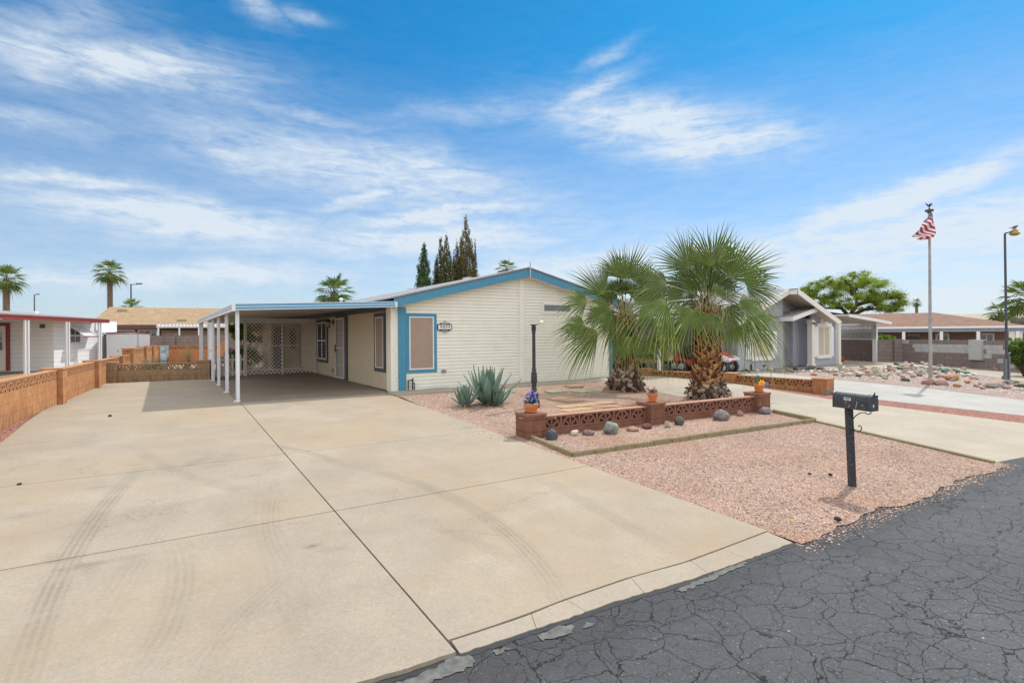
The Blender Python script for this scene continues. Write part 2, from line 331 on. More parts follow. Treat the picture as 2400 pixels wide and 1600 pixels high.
# concrete with tyre marks: arcs in the driveway's own plan coordinates
def circ(p):
    (x1,y1),(x2,y2),(x3,y3)=p; d=2*(x1*(y2-y3)+x2*(y3-y1)+x3*(y1-y2))
    ux=((x1**2+y1**2)*(y2-y3)+(x2**2+y2**2)*(y3-y1)+(x3**2+y3**2)*(y1-y2))/d
    uy=((x1**2+y1**2)*(x3-x2)+(x2**2+y2**2)*(x1-x3)+(x3**2+y3**2)*(x2-x1))/d
    return ux,uy,math.hypot(x1-ux,y1-uy)
def concrete(name,color,arcs=(),stain=.5):
    m,n,b=base(name,color,.85,spec=.25); c=OC(n); s=n.sep(c)
    f=n.rng(n.noise(c,.9,8,.68),.3,.7,.84,1.10); f2=n.rng(n.noise(c,38,6,.8),.25,.75,.80,1.18); f3=n.rng(n.noise(c,150,2,.7),.2,.8,.80,1.2)
    col=n.vm('SCALE',tuple(color),sc=n.math('MULTIPLY',n.math('MULTIPLY',f,f2),f3))
    col=n.mix(n.rng(n.noise(n.mapping(c,loc=(3,7,1)),.55,6,.62),.45,.70,0,stain),col,(color[0]*1.02,color[1]*.90,color[2]*.70,1))
    col=n.mix(n.rng(n.noise(n.mapping(c,loc=(13,1,1)),.8,8,.7),.52,.75,0,.35),col,(color[0]*.72,color[1]*.72,color[2]*.74,1))
    marks=None
    for pts,wd,st in arcs:
        cx,cy,rr=circ([uv(G(*p)) for p in pts]); P=[uv(G(*p)) for p in pts]
        dX=n.math('SUBTRACT',s[0],cx); dY=n.math('SUBTRACT',s[1],cy)
        rad=n.math('SQRT',n.math('ADD',n.math('MULTIPLY',dX,dX),n.math('MULTIPLY',dY,dY)))
        off=n.math('SUBTRACT',rad,rr); ao=n.math('ABSOLUTE',off)
        band=n.rng(ao,wd*.55,wd*1.3,1,0)
        tread=n.rng(n.math('SINE',n.math('MULTIPLY',off,2*PI/(wd*.5))),-.5,.6,.35,1)
        (ax,ay),(bx,by)=P[0],P[2]; mx_,my_=(ax+bx)/2,(ay+by)/2; hl=math.hypot(bx-ax,by-ay)/2
        dd=n.math('SQRT',n.math('ADD',n.math('POWER',n.math('SUBTRACT',s[0],mx_),2),n.math('POWER',n.math('SUBTRACT',s[1],my_),2)))
        lim=n.rng(dd,hl*.6,hl*1.25,1,0)
        t=n.math('MULTIPLY',n.math('MULTIPLY',band,tread),n.math('MULTIPLY',lim,st))
        marks=t if marks is None else n.math('MAXIMUM',marks,t)
    if marks is not None:
        marks=n.math('MULTIPLY',n.math('MULTIPLY',marks,n.rng(n.noise(c,3,6,.75),.35,.58,.3,1.)),n.rng(n.noise(c,45,4,.8),.35,.6,.6,1))
        col=n.mix(marks,col,(color[0]*.38,color[1]*.38,color[2]*.40,1))
    if arcs:
        spt=None
        for (px,py,rx,ry,st) in ((223,1325,.30,.05,.5),(230,1145,.13,.05,.4),(735,1283,.08,.04,.7),(790,1290,.14,.08,.3),(590,1117,.10,.04,.5),(315,1092,.12,.03,.6),(440,1180,.16,.06,.3),(30,1215,.30,.12,.3),(130,1320,.25,.04,.4),(1100,1004,.18,.07,.45),(400,1190,.5,.12,.15),(640,1430,.5,.25,.12)):
            u_,v_=uv(G(px,py)); a_=n.math('DIVIDE',n.math('SUBTRACT',s[0],u_),rx); b_=n.math('DIVIDE',n.math('SUBTRACT',s[1],v_),ry)
            g_=n.math('MULTIPLY',n.math('POWER',2.718,n.math('MULTIPLY',n.math('ADD',n.math('MULTIPLY',a_,a_),n.math('MULTIPLY',b_,b_)),-1.)),st)
            spt=g_ if spt is None else n.math('MAXIMUM',spt,g_)
        spt=n.math('MULTIPLY',spt,n.rng(n.noise(c,16,6,.75),.38,.6,.15,1.))
        col=n.mix(spt,col,(color[0]*.35,color[1]*.35,color[2]*.37,1))
    wc=n.vm('ADD',c,n.vm('SCALE',n.noise(c,1.3,6,.7,color=True),sc=.9)); hc=n.math('MULTIPLY',n.rng(n.vor(wc,.42,'DISTANCE_TO_EDGE'),.0012,.004,1,0),n.rng(n.noise(n.mapping(c,loc=(2,9,0)),.5,3),.53,.57))
    col=n.mix(n.math('MULTIPLY',hc,.3),col,(color[0]*.25,color[1]*.23,color[2]*.2,1))
    sp=n.rng(n.vor(c,9,'F1',0),.012,.022,.6,0)
    col=n.mix(n.math('MULTIPLY',sp,n.rng(n.noise(c,2,3),.5,.55)),col,(.1,.07,.05,1))
    n.set(b.inputs['Base Color'],col)
    n.set(b.inputs['Normal'],n.bump(n.math('ADD',n.noise(c,140,4,.7),n.math('MULTIPLY',n.noise(c,6,3),.5)),.25,.006))
    return m
ARCS=[(((49,1596),(161,1315),(335,1096)),.10,.5),(((170,1560),(420,1180),(560,1040)),.12,.16),(((760,1560),(640,1300),(690,1010)),.14,.15),(((900,1040),(1200,1170),(1560,1330)),.13,.15),(((339,1570),(428,1369),(415,1284)),.11,.28),(((480,1560),(580,1436),(690,1340)),.1,.25),(((670,1328),(634,1248),(647,1150)),.1,.3),
 (((851,1100),(1018,1151),(1317,1406)),.10,.48),(((1259,1117),(1429,1212),(1599,1304)),.11,.3),(((326,1052),(388,1096),(643,1168)),.10,.38),(((612,1043),(696,1056),(799,1092)),.08,.48),
 (((100,1305),(150,1318),(230,1350)),.07,.4),(((500,1060),(450,1090),(410,1103)),.09,.3),(((950,1210),(1080,1260),(1300,1360)),.09,.25)]
M['conc']=concrete('driveway_concrete',(.345,.294,.230),ARCS,.55)
M['conc2']=concrete('pale_concrete',(.385,.34,.275),(),.3)
M['conc3']=concrete('grey_concrete',(.385,.375,.35),(),.15)
M['conc5']=concrete('darker_carport_concrete',(.25,.212,.17),(),.2)  # darker base tone for the slab under the carport roof
M['conc4']=concrete('apron_concrete',(.34,.295,.24),(),.3)
def asphalt():
    m,n,b=base('cracked_asphalt',(.06,.06,.065),.8,spec=.3); c=OC(n)
    w=n.vm('ADD',c,n.vm('SCALE',n.vm('SUBTRACT',n.noise(c,2.6,3,.6,color=True),(.5,.5,.5)),sc=.26))
    w=n.vm('ADD',w,n.vm('SCALE',n.vm('SUBTRACT',n.noise(c,22,3,.6,color=True),(.5,.5,.5)),sc=.045))
    w=n.mapping(w,rot=(0,0,R(20)),sc=(1,1.25,1))
    e1=n.vor(w,2.9,'DISTANCE_TO_EDGE'); e2=n.vor(n.mapping(w,loc=(5,3,0)),5.6,'DISTANCE_TO_EDGE')
    k1=n.rng(e1,.006,.015,1,0); k2=n.math('MULTIPLY',n.rng(e2,.006,.016,1,0),n.rng(n.noise(c,.9,4),.42,.52))
    k2=n.math('MULTIPLY',k2,.7); k1=n.math('MULTIPLY',k1,n.rng(n.noise(c,1.7,4,.6),.3,.55,.55,1.))
    cr=n.math('MAXIMUM',k1,k2)
    f=n.rng(n.noise(c,.6,5,.6),.3,.7,.80,1.2); f2=n.rng(n.noise(c,60,5,.85),.25,.75,.45,1.6)
    col=n.vm('SCALE',(.066,.069,.074),sc=n.math('MULTIPLY',f,f2))
    sp=n.rng(n.vor(c,38,'F1',0),.16,.28,1,0); sp=n.math('MULTIPLY',sp,n.rng(n.sep(n.vor(c,38,'F1',1))[0],.72,.8))
    col=n.mix(n.math('MULTIPLY',sp,.5),col,(.26,.26,.26,1))
    sp2=n.math('MULTIPLY',n.rng(n.vor(c,3,'F1',0),.016,.026,1,0),.9); col=n.mix(sp2,col,(.55,.5,.42,1))
    edge=n.rng(n.math('ADD',n.sep(c)[1],n.math('MULTIPLY',n.noise(c,2.5,5,.6),.7)),-12.0,-11.6,0,1)
    col=n.mix(n.math('MULTIPLY',edge,.45),col,(.03,.03,.033,1))
    col=n.mix(cr,col,(.006,.006,.007,1))
    n.set(b.inputs['Base Color'],col)
    n.set(b.inputs['Normal'],n.bump(n.math('SUBTRACT',n.math('MULTIPLY',n.noise(c,110,4,.7),.4),cr),.55,.012))
    return m
M['asph']=asphalt()
M['patch']=plain('grey_cement_smear',(.135,.137,.128),.9,var=.45,scale=18,bump=.8,bs=60)
# ---------------------------------------------------------------- ground: one sheet plus surfaces laid on it
def structure(o,kind='structure'): o['kind']=kind; return o
import bmesh
def drape(name,poly,mat,dz,thick=0,grid=None,frame='uv'):
    """polygon in house-plan coordinates laid on the sloping ground; thick>0 gives it an edge"""
    bm=bmesh.new(); vs=[bm.verts.new((p[0],p[1],0)) for p in poly]; bm.faces.new(vs)
    for vc in (-1.2,-12.0):
        bmesh.ops.bisect_plane(bm,geom=bm.verts[:]+bm.edges[:]+bm.faces[:],plane_co=(0,vc,0),plane_no=(0,1,0))
    bmesh.ops.triangulate(bm,faces=bm.faces[:])
    for v in bm.verts: v.co.z=gz_v(v.co.y)+dz
    bmesh.ops.recalc_face_normals(bm,faces=bm.faces[:])
    for f in bm.faces:
        if f.normal.z<0: f.normal_flip()
    if thick:
        g=bmesh.ops.extrude_face_region(bm,geom=bm.faces[:])
        # original faces become the underside
        nv=[e for e in g['geom'] if isinstance(e,bmesh.types.BMVert)]
        top=set(nv)
        for v in bm.verts:
            if v not in top: v.co.z-=thick
    me=D.meshes.new(name); bm.to_mesh(me); bm.free(); me.materials.append(mat)
    o=D.objects.new(name,me); COL.objects.link(o); o.location=(A[0],A[1],0); o.rotation_euler=(0,0,HA)
    return structure(o)
def join(objs,name):
    """several draped slabs into one object"""
    me=D.meshes.new(name); bm=bmesh.new()
    for o in objs: bm.from_mesh(o.data)
    bm.to_mesh(me); bm.free(); me.materials.append(objs[0].data.materials[0])
    r=D.objects.new(name,me); COL.objects.link(r); r.location=objs[0].location; r.rotation_euler=objs[0].rotation_euler
    for o in objs: D.objects.remove(o)
    return structure(r)
def gp(*pts): return [uv(G(*p)) for p in pts]
random.seed(3)
b=MB(); S=900
for a,c in ((S,-1.2),(-1.2,-12.0),(-12.0,-S)):
    for u0,u1 in ((-S,-40),(-40,60),(60,S)):
        b.face([(u0,c,gz_v(c)-.03),(u1,c,gz_v(c)-.03),(u1,a,gz_v(a)-.03),(u0,a,gz_v(a)-.03)])
structure(b.build('ground',M['dirt'],loc=(A[0],A[1],0),rz=HA))
# road with a ragged edge
def ragged(u0,u1,v,amp,step=.12):
    r=[];u=u0;z=0
    while u<u1: z=.7*z+random.uniform(-1,1)*amp; r.append((u,v+z)); u+=step*random.uniform(.6,1.4)
    r.append((u1,v)); return r
road=[(-40,-40),(60,-40),(60,-11.7),(-40,-11.7)]
drape('road',road,M['asph'],-.012)
random.seed(17)
def smear(poly,name='cement_smear',mat='patch',dz=-.006):
    q=[uv(G(*p)) for p in poly]; r=[]
    for i in range(len(q)):
        a,b_=np.array(q[i]),np.array(q[(i+1)%len(q)]); n=max(2,int(np.linalg.norm(b_-a)/.028))
        for k in range(n): r.append(tuple(a+(b_-a)*k/n+np.array([random.uniform(-.016,.016),random.uniform(-.016,.016)])))
    return drape(name,r,M[mat],dz)
smear([(905,1604),(1000,1572),(1052,1538),(1112,1534),(1120,1548),(1085,1568),(1010,1594),(985,1606)])
smear([(1262,1486),(1290,1470),(1330,1460),(1345,1464),(1338,1478),(1300,1492),(1270,1498)])
smear([(1362,1466),(1378,1456),(1392,1458),(1380,1468)])
smear([(1582,1380),(1640,1356),(1700,1330),(1745,1312),(1752,1318),(1700,1342),(1650,1364),(1600,1384)])
smear([(1150,1525),(1185,1512),(1200,1515),(1165,1530)])
# front gravel and beds
drape('gravel_yard',ragged(-.38,5.1,-11.86,.045)+[uv(G(1910,988)),(6.3,-7.45),(7.2,-5.6),uv(G(1598,930)),uv(G(1515,913)),(6.9,-2.1),(6.4,-1.25),(-.25,-1.25),(-.38,-3.5)],M['grav'],0)
drape('side_gravel',[(-9.6,-12),(-7.52,-12),(-7.5,-3.29),(-7.62,1.8),(-7.35,5.5),(-7.2,8.4),(-8.2,8.4),(-9.6,-2)],M['grav2'],0)
# our driveway: slabs with open joints
slabs=[];cslabs=[]
EDGE=gp((868,1597),(960,1569),(1069,1532),(1150,1505),(1232,1477),(1310,1454),(1439,1408),(1528,1382),(1600,1362),(1730,1317),(1863,1268))
JNT=gp((1052,1506),(1130,1481),(1208,1455),(1314,1413),(1473,1358),(1600,1323),(1700,1286),(1801,1247))
def ip(P,u):
    if u<=P[0][0]: return P[0][1]+(P[1][1]-P[0][1])/(P[1][0]-P[0][0])*(u-P[0][0])*.5
    for (a,b),(c,d) in zip(P[:-1],P[1:]):
        if u<=c: return b+(d-b)*(u-a)/(c-a)
    return P[-1][1]
def eline(P,u0,u1,amp,step=.05,dv=0):
    n=max(2,int((u1-u0)/step)); return [(u0+(u1-u0)*k/n,ip(P,u0+(u1-u0)*k/n)+dv+(random.uniform(-amp,amp) if amp else 0)) for k in range(n+1)]
us=[(-7.5,-3.87),(-3.855,-.40)]; vj=[-11.56,-8.88,-6.14,-3.5,-.58,3.0,8.0]
for (u0,u1) in us:
    for i in range(len(vj)-1):
        g=.007 if i<2 else .004
        if u0<-5:
            l0=-7.5; l1=-7.5
            if i==4: l1=-7.6
            if i==5: l0,l1=-7.6,-7.15
            if i==0:
                slabs.append(drape('slab',eline(EDGE,-9,u1,.006)+[(u1,vj[1]-g),(l0,vj[1]-g),(l0,-11.2),(-9,-11.2)],M['conc'],.018,.05)); continue
            pl=[(l0,vj[i]+g),(u1,vj[i]+g),(u1,vj[i+1]-g),(l1,vj[i+1]-g)]
        else:
            e0=-.40 if i<4 else -.02; e1=e0
            if i==4: e0=-.30
            pl=[(u0,vj[i]+g),(e0,vj[i]+g),(e1,vj[i+1]-g),(u0,vj[i+1]-g)]
            if i==0: pl=eline(JNT,u0,e0,0,.3,.007)+pl[2:]
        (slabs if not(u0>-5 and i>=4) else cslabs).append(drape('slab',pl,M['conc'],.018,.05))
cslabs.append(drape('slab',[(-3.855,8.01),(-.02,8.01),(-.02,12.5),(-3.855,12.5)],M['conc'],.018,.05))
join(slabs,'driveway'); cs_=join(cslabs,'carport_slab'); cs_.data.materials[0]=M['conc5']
ap=[]; SK=[0,.05,-.04,.06,.03,-.05,0]; cuts=[-3.84,-3.28,-2.86,-2.31,-1.62,-1.1,-.42]
for i in range(6):
    a_,b_=cuts[i]+(.002 if i else 0),cuts[i+1]-(.002 if i<5 else 0); e=eline(EDGE,a_,b_,.007)
    o=drape('apron',e+list(reversed([(x+SK[i]*(1-k/4)+SK[i+1]*k/4,y) for k,(x,y) in enumerate(eline(JNT,a_,b_,0,(b_-a_)/4.01,-.007))])),M['conc4'],.014,.05)
    for v in o.data.vertices:
        if v.co.y<ip(EDGE,v.co.x)+.05: v.co.z-=.016
    ap.append(o)
join(ap,'driveway_apron')
M['seal']=plain('black_road_sealer',(.028,.029,.032),.75,var=.3,scale=14,bump=.8,bs=60)
drape('road_sealer_strip',eline(EDGE,-9,-.42,.008,.04,-.045)+[(-.42,ip(EDGE,-.42)+.1)]+list(reversed(eline(EDGE,-9,-.45,0,.5,.1))),M['seal'],-.009)
drape('front_walk',[(-.30,-1.2),(8.8,-1.2),(9.2,-.2),(-.02,-.2),(-.3,-.5)],M['conc2'],.02,.05)
b=MB()
for px,py,L in ((1025,912,.9),(1238,899,.85),(1398,887,1.1)):
    u=uv(G(px,py))[0]; b.raw([(u-L/2,-.215,.024),(u+L/2,-.215,.024),(u+.1,-.34,.024)],[(0,2,1)])
structure(b.build('bare_soil_gap',plain('bare_soil',(.13,.085,.055),1),loc=(A[0],A[1],0),rz=HA))
# right-hand drive of this lot and the neighbour's paving
drape('side_driveway',[uv(G(2327,1085)),(6.2,-11.9),(9.6,-11.9)]+gp((2400,992),(2063,950),(1940,935),(1800,912),(1700,895))+[(10.2,-.9),(9.3,3),(8.4,3),(8.3,-1.2),(6.45,-1.24),(6.95,-2.15)]+gp((1515,913),(1598,930))+[(7.25,-5.6),(6.35,-7.45),uv(G(1910,988))],M['conc2'],.006,.05)
drape('gravel_strip',[(9.62,-11.9),(10.9,-11.9)]+gp((2400,974),(2063,937),(1945,920),(1722,886))+[(10.75,-.6),(10.3,-.9)]+list(reversed(gp((2400,992),(2063,950),(1940,935),(1800,912),(1700,895)))),M['grav2'],.0)
drape('neighbour_driveway',[(10.95,-11.9),(16.4,-11.9)]+gp((2400,938),(2175,910.5),(1940,888),(1836,876))+[(17.4,-1.4),(14.0,-1.3),(14.0,6),(10.3,6),(10.7,-.6)]+list(reversed(gp((2400,974),(2063,937),(1945,920),(1722,886)))),M['conc3'],.004,.05)
drape('neighbour_yard',[(16.45,-12),(30,-12),(30,3),(21.8,3),(21.8,-.9),(17.4,-1.0),(17.45,-1.4)]+list(reversed(gp((2400,938),(2175,910.5),(1940,888),(1836,876)))),M['grav3'],-.006)
drape('neighbour_far_driveway',gp((2400,893),(2310,881),(2240,868),(2130,858),(2050,860),(1960,864),(1872,872),(1868,868))+[(19.0,-1.3),(21.8,-1.3),(21.8,8),(26,8)]+gp((2051,843),(2105,849),(2280,864),(2400,876)),M['conc2'],.0)
# ================================================================ the main house
A3=(A[0],A[1],0)
def hthing(name,label,cat,group=None): return thing(name,label,cat,A3,HA,group)
house=hthing('mobile_home','cream lap-sided mobile home with blue trim behind the agaves and lamp post','house')
HV=20.; RZ0,SL=2.56,.24; UR=4.4      # rake-board top at the left eave, slope, ridge u
def rtop(u): return RZ0+(u+.06)*SL if u<=UR else RZ0+(UR+.06)*SL-(u-UR)*SL
def under(u): return rtop(u)-.22
# lap siding: each board a sloped strip between the gable limits
b=MB(); y=-.2; z=-.02; st=.1
def ulim(z):
    if z<=under(0): return 0.,8.25
    t=(z-under(0))/SL; return max(0,t),8.8-t if 8.8-t<8.25 else 8.25
while z<3.5:
    z1=z+st; a0,a1=ulim(z); c0,c1=ulim(z1)
    if a1-a0<.1: break
    if c1<c0: c0=c1=(c0+c1)/2
    zg=z+.090; b.face([(a0,y-.012,z),(a1,y-.012,z),(c1,y-.006,zg),(c0,y-.006,zg)]); b.face([(c0,y-.006,zg),(c1,y-.006,zg),(c1,y+.014,zg+.002),(c0,y+.014,zg+.002)])
    b.face([(c0,y+.014,zg+.002),(c1,y+.014,zg+.002),(c1,y+.014,z1),(c0,y+.014,z1)]); b.face([(a0,y+.014,z),(a1,y+.014,z),(a1,y-.012,z),(a0,y-.012,z)])
    z=z1
b.build('lap_siding_wall',M['siding'],house,recalc=False)
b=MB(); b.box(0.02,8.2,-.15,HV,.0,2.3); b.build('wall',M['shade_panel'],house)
b=MB()
b.box(-.065,.0,-.225,.13,0,2.33); b.box(-.003,.02,-.225,-.16,0,2.33); b.build('corner_board',M['cream'],house)
b=MB(); b.box(4.19,4.36,-.24,-.16,0,3.34); b.build('seam_board',M['cream'],house)
b=MB(); b.box(.15,.37,-.25,-.19,0,2.34); b.box(.14,.38,-.262,-.19,2.2,2.25); b.build('corner_board',M['blue'],house,bevel=.004)
b=MB(); b.box(8.02,8.27,-.25,-.16,0,2.34); b.build('corner_board',M['blue'],house)
# roof: two slopes with overhang, ridge, rake boards
ov=.30
def roofz(u): return rtop(u)+.02
b=MB()
for ua,ub in ((-.15,UR),(UR,8.95)):
    y0,y1=-.2-ov,HV+.3
    p=[(ua,y0,roofz(ua)),(ub,y0,roofz(ub)),(ub,y1,roofz(ub)),(ua,y1,roofz(ua))]
    b.prism(p,(0,0,.035))
b.build('roof',M['roofwhite'],house)
b=MB()
for ua,ub in ((-.06,UR-.05),(UR+.05,8.86)):
    b.prism([(ua,-.2-ov,rtop(ua)-.24),(ub,-.2-ov,rtop(ub)-.24),(ub,-.2-ov,rtop(ub)+.0),(ua,-.2-ov,rtop(ua)+.0)],(0,.025,0))
b.box(UR-.05,UR+.05,-.2-ov-.012,-.17-ov,rtop(UR)-.26,rtop(UR)-.005)
b.build('rake_board',M['blue'],house)
b=MB()
for ua,ub in ((-.06,UR),(UR,8.86)):
    b.prism([(ua,-.2-ov+.03,rtop(ua)-.23),(ub,-.2-ov+.03,rtop(ub)-.23),(ub,-.2-ov+.03,rtop(ub)-.205),(ua,-.2-ov+.03,rtop(ua)-.205)],(0,ov,0))
b.build('soffit',M['cream'],house)
b=MB()
for ua,ub in ((-.06,UR),(UR,8.86)):
    b.prism([(ua,-.2-ov-.018,rtop(ua)+.0),(ub,-.2-ov-.018,rtop(ub)+.0),(ub,-.2-ov-.018,rtop(ub)+.022),(ua,-.2-ov-.018,rtop(ua)+.022)],(0,.02,0))
b.build('drip_edge',plain('brown_drip_edge',(.13,.10,.09),.6),house)
# vents on the roof
for u,v,w,d,h in ((3.4,1.6,.35,.35,.02),(2.6,4.6,.35,.4,.03),(1.6,9,.3,.3,.04)):
    b=MB(); z=roofz(u)+.035; b.box(u-w/2,u+w/2,v-d/2,v+d/2,z-.06,z+h); b.box(u-w/2-.02,u+w/2+.02,v-d/2-.02,v+d/2+.02,z+h,z+h+.015)
    b.build('roof_vent',M['whitemetal'],house)
b=MB(); u,v=1.55,10.6; z=roofz(u); b.tube([(u,v,z),(u,v,z+.22)],.05,10); b.lathe([(.1,0),(.1,.08),(.02,.12)],(u,v,z+.2),10); b.build('vent_pipe',M['whitemetal'],house)
b=MB(); b.tube([(4.41,-.53,3.36),(4.41,-.53,3.83)],.022,8); b.build('ridge_pipe',plain('grey_pipe',(.45,.47,.48),.4),house)
def window(parent,ax,p0,p1,z0,z1,plane,out,trim,tw,inner,iw,pane,name='window',mull=None,side=1,proud=.03,grid=None):
    """window on a wall. ax='u': wall along u at v=plane; ax='v': wall along v at u=plane. out=-1 outward sign"""
    def bx(bb,a0,a1,c0,c1,d0,d1):
        if ax=='u': bb.box(a0,a1,plane+out*d0,plane+out*d1,c0,c1)
        else: bb.box(plane+out*d0,plane+out*d1,a0,a1,c0,c1)
    f=MB()
    for (a0,a1,c0,c1) in ((p0,p1,z1-tw,z1),(p0,p1,z0,z0+tw),(p0,p0+tw,z0+tw,z1-tw),(p1-tw,p1,z0+tw,z1-tw)): bx(f,a0,a1,c0,c1,-.03,proud)
    w=f.build(name,trim,parent,bevel=.003)
    q0,q1,y0,y1=p0+tw,p1-tw,z0+tw,z1-tw
    if inner:
        f=MB(); 
        for (a0,a1,c0,c1) in ((q0,q1,y1-iw,y1),(q0,q1,y0,y0+iw),(q0,q0+iw,y0+iw,y1-iw),(q1-iw,q1,y0+iw,y1-iw)): bx(f,a0,a1,c0,c1,-.03,proud+.006)
        for mm in (mull or []):
            kind,pos,mw=mm
            if kind=='v': bx(f,pos-mw/2,pos+mw/2,y0+iw,y1-iw,-.03,proud+.002)
            else: bx(f,q0+iw,q1-iw,pos-mw/2,pos+mw/2,-.03,proud+.004)
        f.build('frame',inner,w)
    f=MB(); bx(f,q0+iw*.5,q1-iw*.5,y0+iw*.5,y1-iw*.5,-.02,proud-.012); f.build('pane',pane,w)
    return w
w=window(house,'u',.38,1.32,.49,2.18,-.2,-1,M['blue'],.095,M['white'],.032,M['screen']); w['label']='tall front window with brown sun screen and blue trim'
w=window(house,'u',5.06,6.35,2.22,2.62,-.2,-1,M['cream'],.07,M['white'],.03,M['glass']); w['label']='small high window with dark glass'
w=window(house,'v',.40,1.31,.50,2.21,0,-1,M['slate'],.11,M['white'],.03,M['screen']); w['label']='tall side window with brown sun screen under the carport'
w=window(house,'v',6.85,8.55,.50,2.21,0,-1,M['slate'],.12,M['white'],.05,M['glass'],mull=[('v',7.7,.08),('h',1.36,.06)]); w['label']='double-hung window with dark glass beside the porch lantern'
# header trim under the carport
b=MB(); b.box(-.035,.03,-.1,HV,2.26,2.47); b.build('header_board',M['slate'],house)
# door with a white security gate
b=MB()
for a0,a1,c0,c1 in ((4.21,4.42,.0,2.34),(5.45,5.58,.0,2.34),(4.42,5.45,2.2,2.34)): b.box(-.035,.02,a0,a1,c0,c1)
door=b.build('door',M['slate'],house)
b=MB(); b.box(-.005,.0,4.42,5.45,.02,2.2); b.build('door_leaf',plain('beige_door',(.34,.28,.20),.6),door)
b=MB()
for a0,a1,c0,c1 in ((4.45,4.50,.04,2.18),(5.49,5.54,.04,2.18),(4.45,5.54,.04,.09),(4.45,5.54,2.13,2.18),(4.45,5.54,1.1,1.14)): b.box(-.075,-.045,a0,a1,c0,c1)
for i in range(7): v=4.5+.124*(i+1); b.box(-.066,-.056,v-.006,v+.006,.09,2.13)
for zz in (.5,1.65): b.box(-.066,-.056,4.45,5.54,zz,zz+.015)
b.build('security_gate',M['white'],door)
b=MB(); b.tube([(-.09,5.46,1.06),(-.13,5.46,1.06),(-.13,5.36,1.06)],.012,8); b.box(-.09,-.07,5.43,5.50,.95,1.2); b.lathe([(.03,0),(.03,.02)],(-.085,5.465,1.2),10); b.build('handle',M['black'],door)
# porch lantern
b=MB(); v=5.98
b.box(-.03,0,v-.05,v+.05,1.98,2.14)
b.tube([(-.02,v,2.06),(-.12,v,2.1),(-.2,v,2.2),(-.2,v,2.16)],.012,8)
b.lathe([(.02,.36),(.03,.33),(.02,.31),(.11,.24),(.12,.22),(.02,.22)],(-.2,v,1.84),6)
for k in range(6):
    t=PI/3*k; b.bar((-.2+.085*math.cos(t),v+.085*math.sin(t),2.06),(-.2+.06*math.cos(t),v+.06*math.sin(t),1.86),.01,.01)
b.lathe([(.07,0),(.065,.02),(.02,.0)],(-.2,v,1.84),6)
lan=b.build('lantern',M['black'],house); b=MB(); b.lathe([(.055,0),(.08,.19)],(-.2,v,1.865),6); b.build('lantern_glass',plain('frosted_glass',(.45,.43,.36),.3),lan)
b=MB(); b.box(-.03,0,6.08,6.17,.2,.34); b.build('outlet_box',plain('grey_outlet',(.3,.3,.3),.5),house)
b=MB(); b.box(1.47,1.60,-.25,-.2,.46,.55); b.box(1.475,1.53,-.262,-.25,.47,.54); b.build('outlet_box',plain('lilac_grey_outlet',(.25,.24,.27),.5),house)
b=MB(); y=-.27
b.tube([(.42,y,.02),(.42,y,.26),(.44,y,.3),(.56,y,.31),(.57,y,.36)],.014,8); b.tube([(.55,y,.02),(.55,y,.34)],.018,8); b.tube([(.55,y,.22),(.6,y,.22),(.6,y,.03)],.014,8)
for z in (.12,.2,.28): b.lathe([(.03,0),(.03,.02)],(.42,y,z),8); b.lathe([(.026,0),(.026,.02)],(.55,y,z-.03),8)
b.build('gas_pipe',M['black'],house)
# house number plate
plate=hthing('house_number_plate','white house number plate reading 9009 in a black scroll frame beside the big front window','sign')
b=MB(); b.box(1.35,1.78,-.245,-.235,1.725,1.855); b.build('plate',M['white'],plate)
b=MB(); y=-.252
for a0,a1,c0,c1 in ((1.335,1.795,1.855,1.873),(1.335,1.795,1.707,1.725),(1.335,1.352,1.72,1.86),(1.778,1.795,1.72,1.86)): b.box(a0,a1,y,-.225,c0,c1)
for sg,zb in ((1,1.873),(-1,1.707)):
    b.tube([(1.42,y,zb),(1.45,y,zb+sg*.03),(1.5,y,zb+sg*.045),(1.565,y,zb+sg*.085),(1.63,y,zb+sg*.045),(1.68,y,zb+sg*.03),(1.71,y,zb)],.008,6)
    for cx in (1.43,1.70): b.tube([(cx+.02*math.cos(t),y,zb+sg*(.018+.018*math.sin(t))) for t in np.linspace(0,6,9)],.006,5)
    b.tube([(1.54,y,zb),(1.565,y,zb+sg*.05),(1.59,y,zb)],.006,5)
b.build('scroll_frame',M['black'],plate)
def text(txt,size,mat,parent,loc,rot,shear=0,name='number',ext=.002,space=1.0,name_group=None):
    cu=D.curves.new('txt','FONT'); cu.body=txt; cu.size=size; cu.extrude=ext; cu.align_x='CENTER'; cu.align_y='CENTER'; cu.shear=shear; cu.space_character=space
    o=D.objects.new('txt',cu); COL.objects.link(o); dg=bpy.context.evaluated_depsgraph_get()
    me=D.meshes.new_from_object(o.evaluated_get(dg)); D.objects.remove(o); me.materials.clear(); me.materials.append(mat)
    r=D.objects.new(name,me); COL.objects.link(r); r.location=loc; r.rotation_euler=rot
    if parent: r.parent=parent
    return r
text('9009',.125,M['black'],plate,(1.565,-.247,1.79),(R(90),0,0),shear=.3,space=1.35)
# ================================================================ carport
cp=hthing('carport','white metal carport with blue striped fascia and slim posts over the parking slab','carport')
CU0,CV0,CV1=-3.98,-.58,15.0
def cz(u): return 2.275+(u-CU0)/4*.155
b=MB(); b.prism([(CU0+.05,CV0+.05,cz(CU0)),(0,CV0+.05,cz(0)),(0,CV1,cz(0)),(CU0+.05,CV1,cz(CU0))],(0,0,.03)); b.build('roof_panel',M['ceil'],cp)
